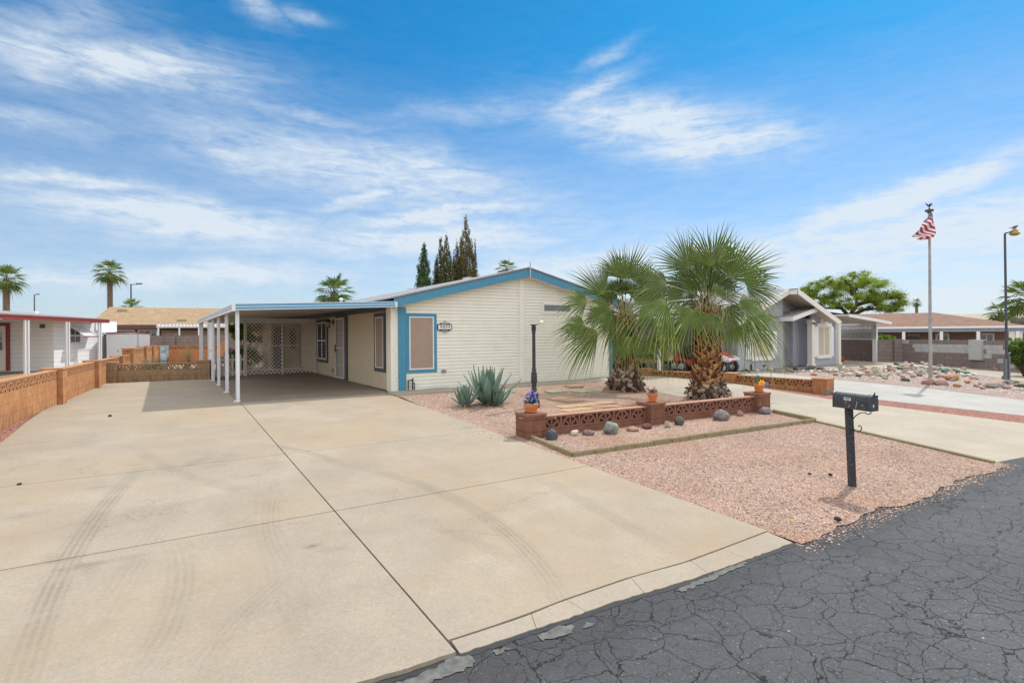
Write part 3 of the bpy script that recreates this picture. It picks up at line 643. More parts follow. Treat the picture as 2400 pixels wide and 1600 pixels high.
# fascia: striped channel
blu=plain('bright_blue_fascia',(.10,.33,.55),.4,var=.08); lbl=plain('pale_blue_fascia',(.42,.52,.62),.4,var=.08)
def strip(b,y,dy,o0,o1):   # front strip between heights o0,o1 (relative to roof underside)
    b.prism([(CU0,y,cz(CU0)+o0),(-.07,y,cz(0)+o0),(-.07,y,cz(0)+o1),(CU0,y,cz(CU0)+o1)],(0,dy,0))
b=MB()
for o0,o1 in ((-.105,-.09),(-.035,-.02),(.035,.05)): strip(b,CV0-.02,.05,o0,o1)
b.prism([(CU0,CV0,cz(CU0)-.10),(0,CV0,cz(0)-.10),(0,CV0,cz(0)+.04),(CU0,CV0,cz(CU0)+.04)],(0,.03,0))
for o0,o1 in ((-.125,-.095),(-.03,-.018),(.02,.05)): b.box(CU0-.03,CU0+.03,CV0-.02,CV1,cz(CU0)+o0,cz(CU0)+o1)
b.box(CU0-.035,CU0+.04,CV0-.025,CV0+.03,cz(CU0)-.125,cz(CU0)+.052)
b.build('fascia_frame',M['whitemetal'],cp)
b=MB(); strip(b,CV0-.01,.02,-.09,-.035); strip(b,CV0-.01,.02,-.02,.035); b.build('fascia_stripe',blu,cp)
b=MB(); b.box(CU0-.012,CU0+.02,CV0+.03,CV1,cz(CU0)-.095,cz(CU0)-.03); b.box(CU0-.012,CU0+.02,CV0+.03,CV1,cz(CU0)-.018,cz(CU0)+.02); b.build('fascia_stripe',lbl,cp)
b=MB(); b.box(CU0+.05,0,8.72,8.80,cz(CU0)-.22,cz(CU0)-.02); b.build('cross_beam',M['whitemetal'],cp)
for v in (-.34,2.2,4.77,6.95,9.0,13.2,14.6):
    b=MB(); u=-3.87; b.box(u-.033,u+.033,v-.033,v+.033,0,cz(CU0)-.05)
    b.box(u-.05,u-.034,v-.012,v+.012,0,cz(CU0)-.1)
    p=b.build('post',M['whitemetal'],cp,bevel=.006)
    b=MB(); b.box(u-.045,u+.045,v-.045,v+.045,.018,.035); b.box(u-.09,u-.045,v-.02,v+.02,.018,.05); b.build('bracket',M['whitemetal'],p)
def lattice(parent,name,mat,ax,p0,p1,z0,z1,plane,st=.125,w=.036,t=.008):
    """diagonal slats clipped to the panel rectangle"""
    b=MB(); L=p1-p0; H=z1-z0
    for sgn,off in ((1,0),(-1,t)):
        k=-int(H/st)-1
        n=int((L+H)/st)+2
        for i in range(n+1):
            c=i*st-(H if sgn>0 else 0)     # line: x = c + s*(z)  in panel coords
            pts=[]
            if sgn>0: za=max(0,-c); zb=min(H,L-c); f=lambda zz:c+zz
            else: za=max(0,c-L); zb=min(H,c); f=lambda zz:c-zz
            if zb-za<.02: continue
            q=[]
            for zz,dx in ((za,-w),(zb,-w),(zb,w),(za,w)):
                x=min(max(f(zz)+dx*.7,0),L); q.append((x,zz))
            if ax=='u': P=[(p0+x,plane+off,z0+z) for x,z in q]; d=(0,t,0)
            else: P=[(plane+off,p0+x,z0+z) for x,z in q]; d=(t,0,0)
            b.prism(P,d)
    return b.build(name,mat,parent)
lw=plain('lattice_white',(.68,.61,.52),.6,var=.08,scale=5)
ls=hthing('lattice_screen','cream diagonal lattice screen across the back of the carport','lattice screen','lattice screens at the carport')
for a0,a1 in ((-2.62,-1.33),(-1.29,-.06)):
    lattice(ls,'lattice_panel',lw,'u',a0,a1,.06,2.06,8.72,st=.15,w=.036)
for a,n in ((-2.66,.05),(-1.31,.03),(-.04,.03)):
    b=MB(); b.box(a-n,a+n,8.69,8.77,.0,2.2); b.build('post',lw,ls)
b=MB()
for z in (.22,1.17,2.07): b.box(-2.62,-.05,8.70,8.745,z-.02,z+.02)
b.build('rail',lw,ls)
ls2=hthing('lattice_screen','white diagonal lattice screen between the carport side posts','lattice screen','lattice screens at the carport')
lattice(ls2,'lattice_panel',M['white'],'v',7.0,8.95,.05,2.02,-3.88)
b=MB()
for z in (.07,1.10,2.03): b.box(-3.895,-3.86,6.98,8.98,z-.025,z+.025)
b.box(-3.90,-3.85,7.0,7.05,.05,2.05); b.build('rail',M['white'],ls2)
# picket fence
pf=hthing('picket_fence','low white picket fence between the lattice screens at the back of the carport','fence')
for i in range(9):
    u=-3.78+i*.135; b=MB(); b.prism([(u-.035,8.74,.04),(u+.035,8.74,.04),(u+.035,8.74,.83),(u+.02,8.74,.86),(u-.02,8.74,.86),(u-.035,8.74,.83)],(0,.02,0)); b.build('picket',M['white'],pf)
b=MB(); b.box(-3.84,-2.70,8.765,8.80,.14,.22); b.box(-3.84,-2.70,8.765,8.80,.62,.70); b.build('rail',M['white'],pf)
# storage room behind the lattice
sr=hthing('storage_room','beige storage room behind the carport lattice','shed')
b=MB(); b.box(-1.25,-.02,11.8,14.4,0,2.25); b.build('wall',plain('beige_stucco',(.36,.29,.20),.8,bump=.4),sr)
b=MB(); b.box(-1.15,-.72,11.77,11.81,.05,2.0); b.build('door',M['slate'],sr)
b=MB(); b.box(-.45,-.2,11.77,11.81,1.0,1.9); b.build('window',M['glass'],sr)
# ================================================================ block walls
def fan_course(b,x0,x1,y,z0,dep=.15,h=.2,w=.4,mi=0,fat=1.):
    """breeze blocks: frame, half wheel, hub and spokes, all through the wall"""
    n=max(1,round((x1-x0)/w)); w=(x1-x0)/n; t=.016
    def seg(p,q,th):
        d=Vector((q[0]-p[0],0,q[1]-p[1])); nn=Vector((-d.z,0,d.x)).normalized()*th*fat/2
        P=[Vector((p[0],y,p[1]))-nn,Vector((q[0],y,q[1]))-nn,Vector((q[0],y,q[1]))+nn,Vector((p[0],y,p[1]))+nn]
        b.prism(P,(0,dep,0),mi)
    for i in range(n):
        a=x0+i*w; c=a+w/2
        b.box(a+.001,a+t,y,y+dep,z0,z0+h,mi); b.box(a+w-t,a+w-.001,y,y+dep,z0,z0+h,mi); b.box(a+t,a+w-t,y,y+dep,z0,z0+t,mi); b.box(a+t,a+w-t,y,y+dep,z0+h-t,z0+h,mi)
        Ro=w*.40; pts=[(c+Ro*math.cos(PI*k/8),z0+t+ (h-2.3*t)*math.sin(PI*k/8)) for k in range(9)]
        for k in range(8): seg(pts[k],pts[k+1],.026)
        hub=[(c+.04*math.cos(PI*k/4),z0+t+.035*math.sin(PI*k/4)) for k in range(5)]
        for k in range(4): seg(hub[k],hub[k+1],.02)
        for an in (40,90,140):
            ca,sa=math.cos(R(an)),math.sin(R(an)); seg((c+.04*ca,z0+t+.035*sa),(c+Ro*ca,z0+t+(h-2.3*t)*sa),.024)
def lwall(P0,P1,zb,H,kind,name,label,group=None,fan=True,dep=.19,cap=None,pillars=(),pw=.4,pH=None,below=.3,capdz=.03):
    """straight block wall with local x from P0 to P1; pillars at given distances"""
    P0=np.array(P0[:2]);P1=np.array(P1[:2]); L=float(np.linalg.norm(P1-P0)); rz=math.atan2(P1[1]-P0[1],P1[0]-P0[0])
    bm_,dm_={'ora':('ora','oraD'),'red':('red','redD'),'brn':('brn','brnD'),'gry':('gry','gry')}[kind]
    t=thing(name,label,'wall',(P0[0],P0[1],zb),rz,group)
    top=H-(.2 if fan else 0)-capdz
    b=MB(); b.box(0,L,0,dep,-below,top); b.build('block_courses',M[bm_],t)
    if fan:
        b=MB(); xs=[0]+[p for p in pillars if 0<p<L]+[L]
        xs=sorted(set(xs))
        for a,c in zip(xs[:-1],xs[1:]):
            a2=a+(pw/2 if a in pillars else 0); c2=c-(pw/2 if c in pillars else 0)
            if c2-a2>.2: fan_course(b,a2,c2,.0,top,dep,fat=1.5 if kind=='ora' and H>.7 else 1.)
        b.build('breeze_block_course',M[dm_],t)
    b=MB(); b.box(0,L,-.008,dep+.008,H-capdz,H); b.build('cap',M[cap or dm_],t,bevel=.004)
    for p in pillars:
        hh=pH or H+.05
        b=MB(); b.box(p-pw/2,p+pw/2,-.125+dep/2-.075,dep/2+.2,-below,hh-.045); pl=b.build('pillar',M[bm_],t,bevel=.004)
        b=MB(); b.box(p-pw/2-.012,p+pw/2+.012,-.215+dep/2,dep/2+.215,hh-.045,hh); b.build('pillar_cap',M[dm_],pl,bevel=.005)
    return t
# planter wall in the front yard
q1=G(1222,1027); q3=G(1793,962)
zt=.19
pa,pb=P2(-.18,-6.93),P2(6.20,-7.30)
lwall(pa,pb,-.3,zt+.3-.055,'red','planter_wall','low red-brown block wall with half-wheel breeze blocks across the front gravel bed',fan=True,dep=.14,cap='redcap',pillars=(.2,3.0,6.25),pH=zt+.32,below=.2,capdz=.022,pw=.38)
# left boundary wall
LW=[G(-120,1055),G(115,949),G(202,914),G(236,898)]
l0=LW[1][:2]; dirn=(LW[1]-LW[0])[:2]
lwall(LW[1],LW[0]-np.r_[dirn*.6,0],0,.82,'ora','boundary_wall','orange block wall with a breeze block top row along the left edge of the driveway','orange boundary walls',pillars=(.0,),pH=.86,cap='oraD',below=.45,pw=.4)
lwall(np.array(LW[3]),LW[1],0,.82,'ora','boundary_wall','short orange wall run between its two left driveway pillars and the brown cross wall','orange boundary walls',pillars=(1.98+.1,),pH=.86,cap='oraD',below=.45,pw=.4)
E1=at(262,838,20.24)[:2]; E2=np.array([-15.9,22.4]); E3=np.array([-17.6,25.8]); E4=np.array([-18.8,28.2]); E5=np.array([-20.,30.6])
lwall(E2,LW[3],0,.82,'ora','boundary_wall','orange wall run just behind the brown cross wall','orange boundary walls',pillars=(2.0,),pH=.86,cap='oraD')
lwall(E5,E2,0,1.05,'ora','boundary_wall','taller orange wall run with three pillars beside the white shed','orange boundary walls',pillars=(2.6,5.3,8.85),pH=1.10,cap='oraD')
B1=at(528,812,31.5)[:2]
lwall(E5,B1,0,1.05,'ora','boundary_wall','orange back wall seen between the meter pedestal and the carport posts','orange boundary walls',pillars=(float(np.linalg.norm(B1-E5))-.2,),pH=1.22,cap='oraD')
B0=at(225,800,31.5)[:2]
lwall(B0,E5,0,1.05,'ora','boundary_wall','orange wall stub left of the white shed','orange boundary walls',cap='oraD')
X0=P2(-7.1,8.35); X1=P2(-3.96,7.95)
lwall(X0,X1,0,.64,'brn','cross_wall','brown block wall with a breeze block row closing the back of the driveway',pillars=(.22,3.0),pH=.71,pw=.42,cap='brnD',dep=.15)
# grey back wall of the lots behind
K0=at(190,787,33.5)[:2]; K1=at(375,787,33.5)[:2]; K2=at(720,788,37)[:2]
gwl=lwall(K0,K2,0,1.63,'gry','rear_block_wall','tall mauve grey block wall in front of the tan roofed house',fan=False,cap='gry',pillars=(float(np.linalg.norm(K1-K0)),),pH=1.72,pw=.55)
# low breeze wall beside our right-hand drive
C0,C1,C2=G(1506,880),G(1706,896),G(1925,922)
zr=gz(*C1[:2])
lwall(C0,C1,-.05,.26,'ora','low_breeze_wall','low orange breeze block wall run behind the palm trunks beside the golf cart','low orange breeze walls beside the right driveway',pillars=(.1,),pH=.32,cap='oraD',pw=.4,capdz=.02)
lwall(C1,C2,-.15,.34,'ora','low_breeze_wall','low orange breeze block wall run ending near the mailbox between the two right driveways','low orange breeze walls beside the right driveway',pillars=(.1,float(np.linalg.norm((C2-C1)[:2]))),pH=.40,cap='oraD',pw=.42,capdz=.02)
# grey wall on the right with pale replacement blocks
W0,W1,W2,W3,W4=at(1950,796,31.5)[:2],at(2051,796,28.4)[:2],at(2110,796,28.3)[:2],at(2290,796,24.8)[:2],at(2470,796,22.4)[:2]
def gwall(P,Q,zb,zt,label,pill=(),lt=()):
    t=lwall(P,Q,zb,zt-zb,'gry','grey_block_wall',label,'grey block walls on the right',fan=False,cap='gry',pillars=pill,pH=zt-zb+.02,pw=.42,below=.5)
    return t
gwall(W0,W1,-.1,1.13,'dark grey half wall under the metal panel of the neighbour carport')
gwall(W1,W2,-.1,1.13,'short grey wall length right of the neighbour carport post',pill=(1.1,))
gw=gwall(W2,W3,-.2,1.13,'long grey wall length behind the rock bed with rows of pale replacement blocks')
gw2=gwall(W3,W4,-.25,1.13,'grey wall length behind the street lamp with pale patched blocks')
L23=float(np.linalg.norm(W3-W2)); random.seed(5)
b=MB()
for row,(x0,x1) in enumerate(((.08,.45),(.45,L23-.3),(.75,L23-.3))):
    x=x0+(row%2)*.2
    while x<x1: w=min(.39,x1-x); b.box(x,x+w,-.006,.02,1.33-.2*(row+1)+.004,1.33-.2*row-.004); x+=.4
b.build('pale_blocks',M['lgt'],gw,bevel=.003)
b=MB(); b.box(L23-.26,L23+.24,-.16,.25,.45,1.36); b.build('pale_pillar',M['lgt'],gw)
b=MB()
for row in range(6):
    for k in range(6):
        if random.random()<(.85 if row<3 else .35) and not(row<1 and k<2): b.box(.35+k*.4-(row%2)*.2,.35+k*.4+.39-(row%2)*.2,-.006,.02,1.38-.2*(row+1)+.004,1.38-.2*row-.004)
b.build('pale_blocks',M['lgt'],gw2,bevel=.003)
# ================================================================ front yard things
def noise_rock(seed,sx,sy,sz,rough=.18,sub=3,flat=False):
    import bmesh
    rnd=random.Random(seed); bm=bmesh.new(); bmesh.ops.create_icosphere(bm,subdivisions=sub,radius=1)
    from mathutils import noise as mn
    o=Vector((rnd.uniform(0,99),rnd.uniform(0,99),rnd.uniform(0,99)))
    for v in bm.verts:
        n=mn.noise(v.co*1.1+o)*rough*1.6+mn.noise(v.co*2.7+o)*rough*.6
        if flat:
            for k in range(5): pass
        v.co*=1+n
    if flat:
        for k in range(9):
            d=Vector((rnd.gauss(0,1),rnd.gauss(0,1),rnd.gauss(0,1))).normalized(); h=rnd.uniform(.6,.9)
            for v in bm.verts:
                q=v.co.dot(d)
                if q>h: v.co-=d*(q-h)
    for v in bm.verts: v.co=Vector((v.co.x*sx,v.co.y*sy,v.co.z*sz))
    me=D.meshes.new('rock'); bm.to_mesh(me); bm.free()
    me.polygons.foreach_set('use_smooth',[not flat]*len(me.polygons)); return me
def rockmat(name,c,c2=None,sp=.0):
    m,n,b=base(name,c,.75,spec=.3); o=OC(n); c2=c2 or tuple(x*.55 for x in c)
    oi=n.new('ShaderNodeObjectInfo').outputs['Random']
    vv=n.vm('ADD',o,n.comb(n.math('MULTIPLY',oi,50),0,0))
    f=n.rng(n.noise(vv,5,7,.7,.6),.35,.7); col=n.mix(f,tuple(c)+(1,),tuple(c2)+(1,))
    col=n.vm('SCALE',col,sc=n.rng(n.noise(vv,60,4,.8),.25,.75,.75,1.25))
    n.set(b.inputs['Base Color'],col); n.set(b.inputs['Normal'],n.bump(n.noise(vv,28,6,.7),.45,.02)); return m
RK=[(350,495,95,75,'smooth slate blue river rock beside the left planter pillar',(.10,.12,.16),(.05,.055,.07),0,0),
 (512,480,62,38,'small cream white river rock second from the left planter pillar',(.55,.52,.44),(.4,.36,.28),0,0),
 (623,480,90,38,'flat purple grey river rock third from the left planter pillar',(.22,.14,.15),(.14,.09,.10),0,0),
 (787,445,112,92,'large grey green boulder leaning on the planter wall',(.25,.29,.26),(.16,.16,.14),1,0),
 (943,453,88,36,'flat pinkish tan river rock in front of the planter wall',(.38,.22,.16),(.30,.17,.12),0,0),
 (1050,432,82,44,'rough maroon rock touching the middle planter pillar',(.20,.07,.055),(.10,.05,.04),0,1),
 (1195,420,62,46,'small jagged white and tan rock in front of the middle planter pillar',(.5,.43,.33),(.25,.17,.10),0,1),
 (1280,393,76,66,'dark grey green boulder just right of the middle planter pillar',(.12,.125,.10),(.07,.07,.06),1,0),
 (1585,355,112,76,'large speckled grey boulder against the right half of the planter wall',(.24,.21,.20),(.13,.12,.12),1,0),
 (1718,340,50,40,'small pinkish brown round rock near the right planter pillar',(.33,.20,.17),(.24,.14,.12),0,0),
 (1908,320,88,54,'grey mauve river rock at the foot of the right planter pillar',(.25,.22,.24),(.14,.13,.15),0,0)]
s6=.3231
for i,(cx,cy,w,h,lab,c,c2,up,fl) in enumerate(RK):
    bx,by=1180+cx*s6,860+(cy+h/2)*s6
    p=G(bx,by-1.5); sc=p[1]/F*s6; rw,rh=w*sc/2,h*sc/2
    me=noise_rock(100+i,rw*1.02,rw*.75,rh*1.12,.16 if not fl else .3,4 if not fl else 3,bool(fl))
    me.materials.append(rockmat('rock_%d'%i,c,c2))
    o=D.objects.new('rock',me); COL.objects.link(o); o.location=(p[0],p[1]+rw*.5,gz(p[0],p[1])+rh*.78)
    o.rotation_euler=(random.uniform(-.15,.15),(.55,-.35,0,.5,0,0,.45,.3,0,0,.15)[i],0)
    tag(o,lab,'rock','decorative rocks along the planter wall')
# scalloped edging: each block is a thing of its own
def edge_block(L,n=6):
    b=MB(); top=[]; h=.06
    N_=n*6
    for k in range(N_+1):
        x=L*k/N_; top.append((x,h+.02*abs(math.sin(PI*n*k/N_))))
    poly=[(x,-.035,z) for x,z in top]+[(L,-.035,-.1),(0,-.035,-.1)]
    b.prism(poly,(0,.07,0)); return b
eL,eR=G(1342,1069),G(1910,988); eS=G(1228,1021); eT=G(1812,966)
ORD=['first','second','third','fourth','fifth','sixth','seventh','eighth','ninth','tenth','eleventh','twelfth','thirteenth','fourteenth','fifteenth','sixteenth','seventeenth']
cnt=0
def edging(P,Q,step,where):
    global cnt
    P=np.array(P[:2]);Q=np.array(Q[:2]);L=float(np.linalg.norm(Q-P)); n=max(1,round(L/step)); d=(Q-P)/L; st=L/n
    b=edge_block(st-.012); first=None
    for k in range(n):
        p=P+d*st*k
        if first is None: o=b.build('edging_block',M['edge'],bevel=.006); first=o
        else: o=first.copy(); COL.objects.link(o)
        o.location=(p[0],p[1],gz(*(p+d*st/2))-.005+random.uniform(-.008,.008))
        nx=P+d*st*(k+1); sl=(gz(*nx)-gz(*p))/st
        o.rotation_euler=(random.uniform(-.03,.03),-math.atan(sl),math.atan2(d[1],d[0])+random.uniform(-.02,.02))
        tag(o,where%(ORD[k],n) if n<=len(ORD) else where,'edging','scalloped edging blocks around the gravel bed')
edging(eS,eL,.36,'scalloped edging block, %s of %d in the row beside the driveway')
edging(eL,eR,.41,'scalloped edging block, %s from the left in the long row of %d')
edging(eR,eT,.34,'scalloped edging block, %s of %d going up beside the right driveway')
# flat kerb continuing along the right driveway
kb=MB(); K0_,K1_=np.array(eR[:2]),np.array(G(2330,1085)[:2]); Lk=float(np.linalg.norm(K1_-K0_))
kb.box(0,Lk,-.04,.04,-.08,.035); sl=(gz(*K1_)-gz(*K0_))/Lk
o=kb.build('kerb',M['edge'],loc=(K0_[0],K0_[1],gz(*K0_)),bevel=.01); o.rotation_euler=(0,-math.atan(sl),math.atan2((K1_-K0_)[1],(K1_-K0_)[0])); structure(o)
# pavers
def paver(px,py,w,d,h,rot,mat,lab,grp='paver stones in the gravel yard'):
    p=G(px,py); b=MB(); b.box(-w/2,w/2,-d/2,d/2,-.02,h); o=b.build('paver',mat,loc=(p[0],p[1],gz(p[0],p[1])),rz=rot,bevel=.006); o.rotation_euler[0]=random.uniform(-.02,.02); tag(o,lab,'paver',grp)
s4=.2126
for x,y,w,d,rot,mt,lab in ((1410,473,.42,.42,.55,'pgreen','green paver stone nearest the lamp post'),(1695,470,.42,.42,.75,'pgreen','middle one of the three green paver stones'),(1828,468,.42,.42,.15,'pgreen','right hand one of the three green paver stones'),
  (2035,460,.46,.46,.9,'pdark','brown paver stone at the foot of the small palm'),(1620,408,.46,.46,.35,'pdark','brown paver stone close to the front walk'),(850,472,.5,.4,.5,'pbrown','sandy paver stone behind the large agave'),
  (1445,545,.45,.36,.6,'pbrown','sandy paver stone left of the paved patch'),(1595,562,.5,.4,.6,'pbrown','sandy paver stone just behind the paved patch')):
    paver(1000+x*s4,820+y*s4,w,d,.035 if mt!='pgreen' else .055,rot,M[mt],lab)
pc=G(1378,957); 
for i in range(5):
    for j in range(3):
        if (i,j) in ((4,0),(0,2)): continue
        p=np.array(pc[:2])+U*(i-1.8)*.42+V*(j-1)*.42+U*(.2 if j==1 else 0)
        b=MB(); b.box(-.20,.20,-.20,.20,-.02,.014+random.uniform(-.002,.004)); o=b.build('paver',M['pbrown'],loc=(p[0],p[1],gz(*p)),rz=HA+random.uniform(-.03,.03),bevel=.005)
        tag(o,'sandy square paver, %s from the left in the %s row of the paved patch'%(ORD[i],('front','middle','back')[j]),'paver','pavers of the small patio patch')
# ---- agaves
def agave(name,label,px,py,hgt,n,seed,spread=1.):
    rnd=random.Random(seed); p=G(px,py); t=thing(name,label,'agave',(p[0],p[1],gz(p[0],p[1])),0,'agaves beside the driveway')
    vs=[];fs=[];at_=[]
    for i in range(n):
        k=i/n; elv=R(8+72*(1-k)**.8*1.0) if i<n*.85 else R(rnd.uniform(-5,18)); elv=R(86)*(1-k)**.62+R(8); az_=i*2.4+rnd.uniform(-.2,.2)
        L=hgt*(.78+.35*math.sin(PI*min(1,.35+.5*(1-k))))*rnd.uniform(.85,1.08); wd=(.022+.040*hgt/.8)*rnd.uniform(.85,1.1)
        d=Vector((math.cos(az_)*math.cos(elv),math.sin(az_)*math.cos(elv),math.sin(elv))); side=Vector((-math.sin(az_),math.cos(az_),0)); nrm=side.cross(d)
        m=len(vs); S_=7; rt=rnd.random()
        for j in range(S_+1):
            s=j/S_; w=wd*(.75+1.1*s-1.0*s*s)*(1-s**3.5)*1.1; c=d*L*s+nrm*(-.10*L*s*s*math.cos(elv)*rnd.uniform(.6,1.1))+Vector((0,0,.02))+Vector((math.cos(az_),math.sin(az_),0))*.05
            for e,dn in ((-1,w*.45),(0,-.012),(1,w*.45)): vs.append(c+side*w*e+nrm*dn); at_.append((s,rt,0))
        for j in range(S_):
            for e in range(2): a=m+j*3+e; fs.append((a,a+1,a+4,a+3))
    m=leafmat('agave_leaf',[(0,(.26,.30,.17)),(.15,(.15,.23,.19)),(.9,(.19,.28,.24)),(1,(.10,.06,.03))],.5,.05,nv=.35)
    attrmesh('leaf_rosette',vs,fs,at_,m,t,smooth=True)
    vs=[];fs=[];at_=[]
    for i in range(14):
        az_=rnd.uniform(0,6.28); L=rnd.uniform(.2,.36)*hgt/.8; side=Vector((-math.sin(az_),math.cos(az_),0))*.03; d=Vector((math.cos(az_),math.sin(az_),0)); m=len(vs)
        for s in (0,.5,1): c=d*(L*s+.04)+Vector((0,0,.05*(1-s)+.012)); vs+= [c-side*(1-s*.9),c+side*(1-s*.9)]; at_+=[(s,rnd.random(),0)]*2
        fs+=[(m,m+1,m+3,m+2),(m+2,m+3,m+5,m+4)]
    attrmesh('dry_leaf',vs,fs,at_,leafmat('agave_dry',[(0,(.35,.22,.12)),(1,(.42,.30,.17))],.8,.05),t)
    return t
agave('agave','large blue green agave in the middle of the clump by the front wall',1142,948,.84,30,1)
agave('agave','small spiky agave at the left of the clump',1089,952,.47,20,2)
agave('agave','medium agave at the right foot of the large one',1166,950,.42,18,3)
# ---- lamp post
lp=G(1252,954); t=thing('lamp_post','black fluted lamp post with a bare bulb standing behind the left flower pot','lamp post',(lp[0],lp[1],lp[2]))
b=MB(); b.lathe([(.13,-.05),(.13,.14),(.115,.16),(.12,.18),(.10,.2),(.10,.30),(.085,.32),(.09,.34),(.065,.36),(.06,.45),(.05,.5),(.055,.52),(.065,.58),(.067,.66),(.055,.8),(.045,.86),(.058,.88),(.05,.895),(.036,.9),(.034,1.55),(.032,1.68),(.05,1.70),(.04,1.72),(.055,1.80),(.05,1.81),(.06,1.83),(.045,1.85),(.05,1.88),(.085,1.89),(.085,1.905),(.02,1.91)],n=16)
for k in range(12): a=2*PI*k/12; b.tube([(.034*math.cos(a),.034*math.sin(a),.9),(.033*math.cos(a),.033*math.sin(a),1.66)],.005,4)
for k in range(10): a=2*PI*k/10; b.tube([(.066*math.cos(a),.066*math.sin(a),.58),(.056*math.cos(a),.056*math.sin(a),.8)],.008,4)
b.build('post',M['blackpaint'],t,smooth=True,ang=35)
b=MB(); b.tube([(.03,0,1.90),(.09,0,1.93),(.13,0,1.945)],[.022,.026,.026],10); so_=b.build('socket',plain('grey_socket',(.5,.5,.5),.5),t)
b=MB(); b.tube([(.13,0,1.945),(.15,0,1.95),(.175,0,1.955),(.20,0,1.96),(.218,0,1.965),(.226,0,1.967)],[.02,.03,.042,.043,.03,.008],14); b.build('bulb',plain('cream_bulb',(.85,.78,.5),.3,bump=0),so_,smooth=True)
# ---- flower pots
def petal(b,c,d,up,L,w,mi):
    d=Vector(d).normalized(); s=d.cross(Vector(up)).normalized(); c=Vector(c); n=s.cross(d)
    pts=[c,c+d*L*.4+s*w-n*0.0+n*.1*L,c+d*L*.9+s*w*.6-n*.1*L,c+d*L-n*.2*L,c+d*L*.9-s*w*.6-n*.1*L,c+d*L*.4-s*w+n*.1*L]
    b.face(pts[:],mi)
def pot(px,py,r,h,bowl,label,flowers,soil,saucer=True):
    p=at(px,py,G(px,py+60)[1]) if False else None
def mkpot(u,v,z,r,h,bowl,label,flowers,soil,saucer):
    p=P2(u,v); t=thing('flower_pot',label,'flower pot',(p[0],p[1],z),0,'flower pots on the planter pillars')
    if bowl: pr=[(r*.74,0),(r*.78,.02),(r*.9,h*.55),(r*.92,h*.6),(r,h*.62),(r*1.02,h*.97),(r*.98,h),(r*.9,h),(r*.88,h*.88),(.01,h*.86)]
    else: pr=[(r*.66,0),(r*.85,h*.66),(r*.98,h*.68),(r*1.02,h*.97),(r*.98,h),(r*.88,h),(r*.86,h*.86),(.01,h*.84)]
    b=MB(); z0=.015 if saucer else .002; b.lathe([(a,zz+z0) for a,zz in pr],n=28); b.build('pot',M['terra'],t,smooth=True,ang=30)
    if saucer: b=MB(); b.lathe([(r*.75,.001),(r*.98,.022),(r*.93,.026),(r*.7,.012),(.01,.012)],n=28); b.build('saucer',M['terra'],t,smooth=True,ang=30)
    b=MB(); rnd=random.Random(label)
    for i in range(60):
        a=rnd.uniform(0,6.28); q=r*.82*math.sqrt(rnd.random()); me=None
        x,y=q*math.cos(a),q*math.sin(a); s=rnd.uniform(.008,.014); b.lathe([(.001,-s),(s,0),(.001,s)],(x,y,h*.9+z0+rnd.uniform(0,.008)),6)
    b.build('pebble_fill',soil,t)
    fm={}
    for (fx,fy,fz,sz,col,cc,npet,kind) in flowers:
        key=col
        if key not in fm: fm[key]=[plain('petal_%d'%len(fm),col,.45,var=.25,scale=40,bump=0),plain('petal_heart',cc,.5),plain('stem_green',(.04,.13,.05),.5)]
        b=MB(); c=Vector((fx,fy,h+fz))
        b.tube([(fx*.3,fy*.3,h*.9),(fx*.7,fy*.7,h+fz*.5),(fx,fy,h+fz)],.006,5,2)
        for k in range(npet):
            a=2*PI*k/npet+fx*9; up=Vector((0,-1,.2)) 
            d=Vector((math.cos(a),-.25,math.sin(a))) if kind=='face' else Vector((math.cos(a),math.sin(a),.9 if k%2 else -.7))
            petal(b,c,d,up if kind=='face' else (0,0,1),sz,sz*.30,0)
        b.lathe([(.001,-.2*sz),(.2*sz,0),(.001,.2*sz)],tuple(c+Vector((0,-.01,0))),6,1)
        for k in range(3): a=rnd.uniform(0,6.28); petal(b,(fx*.4,fy*.4,h),(math.cos(a),math.sin(a),1.3),(math.sin(a),-math.cos(a),0),.10,.018,2)
        b.build('flower',fm[key],t,recalc=False)
    return t
PZ=-.3+zt+.32
bl=(.10,.10,.55); 
def wall_uv(d): q=np.array(pa)+(np.array(pb)-np.array(pa))/np.linalg.norm(np.array(pb)-np.array(pa))*d; return uv(q)
u_,v_=wall_uv(.2)
mkpot(u_,v_+.05,PZ,.128,.145,True,'wide terracotta bowl with purple blue irises on the left planter pillar',[(-.08,0,.13,.07,bl,(.6,.5,.05),6,'i'),(.0,-.02,.19,.085,bl,(.6,.5,.05),6,'i'),(.07,0,.15,.08,bl,(.6,.5,.05),6,'i'),(-.13,0,.04,.06,bl,(.3,.2,.4),6,'i'),(.02,-.04,.10,.07,bl,(.6,.5,.05),6,'i'),(.09,.02,.06,.06,(.16,.15,.6),(.6,.5,.05),6,'i'),(-.04,.0,.2,.06,(.2,.18,.6),(.6,.5,.05),5,'i')],M['soil'],True)
u_,v_=wall_uv(3.0)
mkpot(u_,v_+.02,PZ,.108,.165,False,'terracotta pot with dark pink flowers on the middle planter pillar',[(.03,0,.10,.07,(.42,.03,.12),(.7,.6,.6),6,'i'),(-.10,.0,.12,.06,(.45,.05,.15),(.5,.3,.3),5,'i'),(.07,0,.06,.055,(.5,.2,.25),(.7,.6,.6),5,'i'),(.01,-.02,.05,.05,(.05,.2,.10),(.1,.3,.1),5,'i')],plain('pot_soil',(.08,.05,.03),.95),True)
u_,v_=wall_uv(6.25)
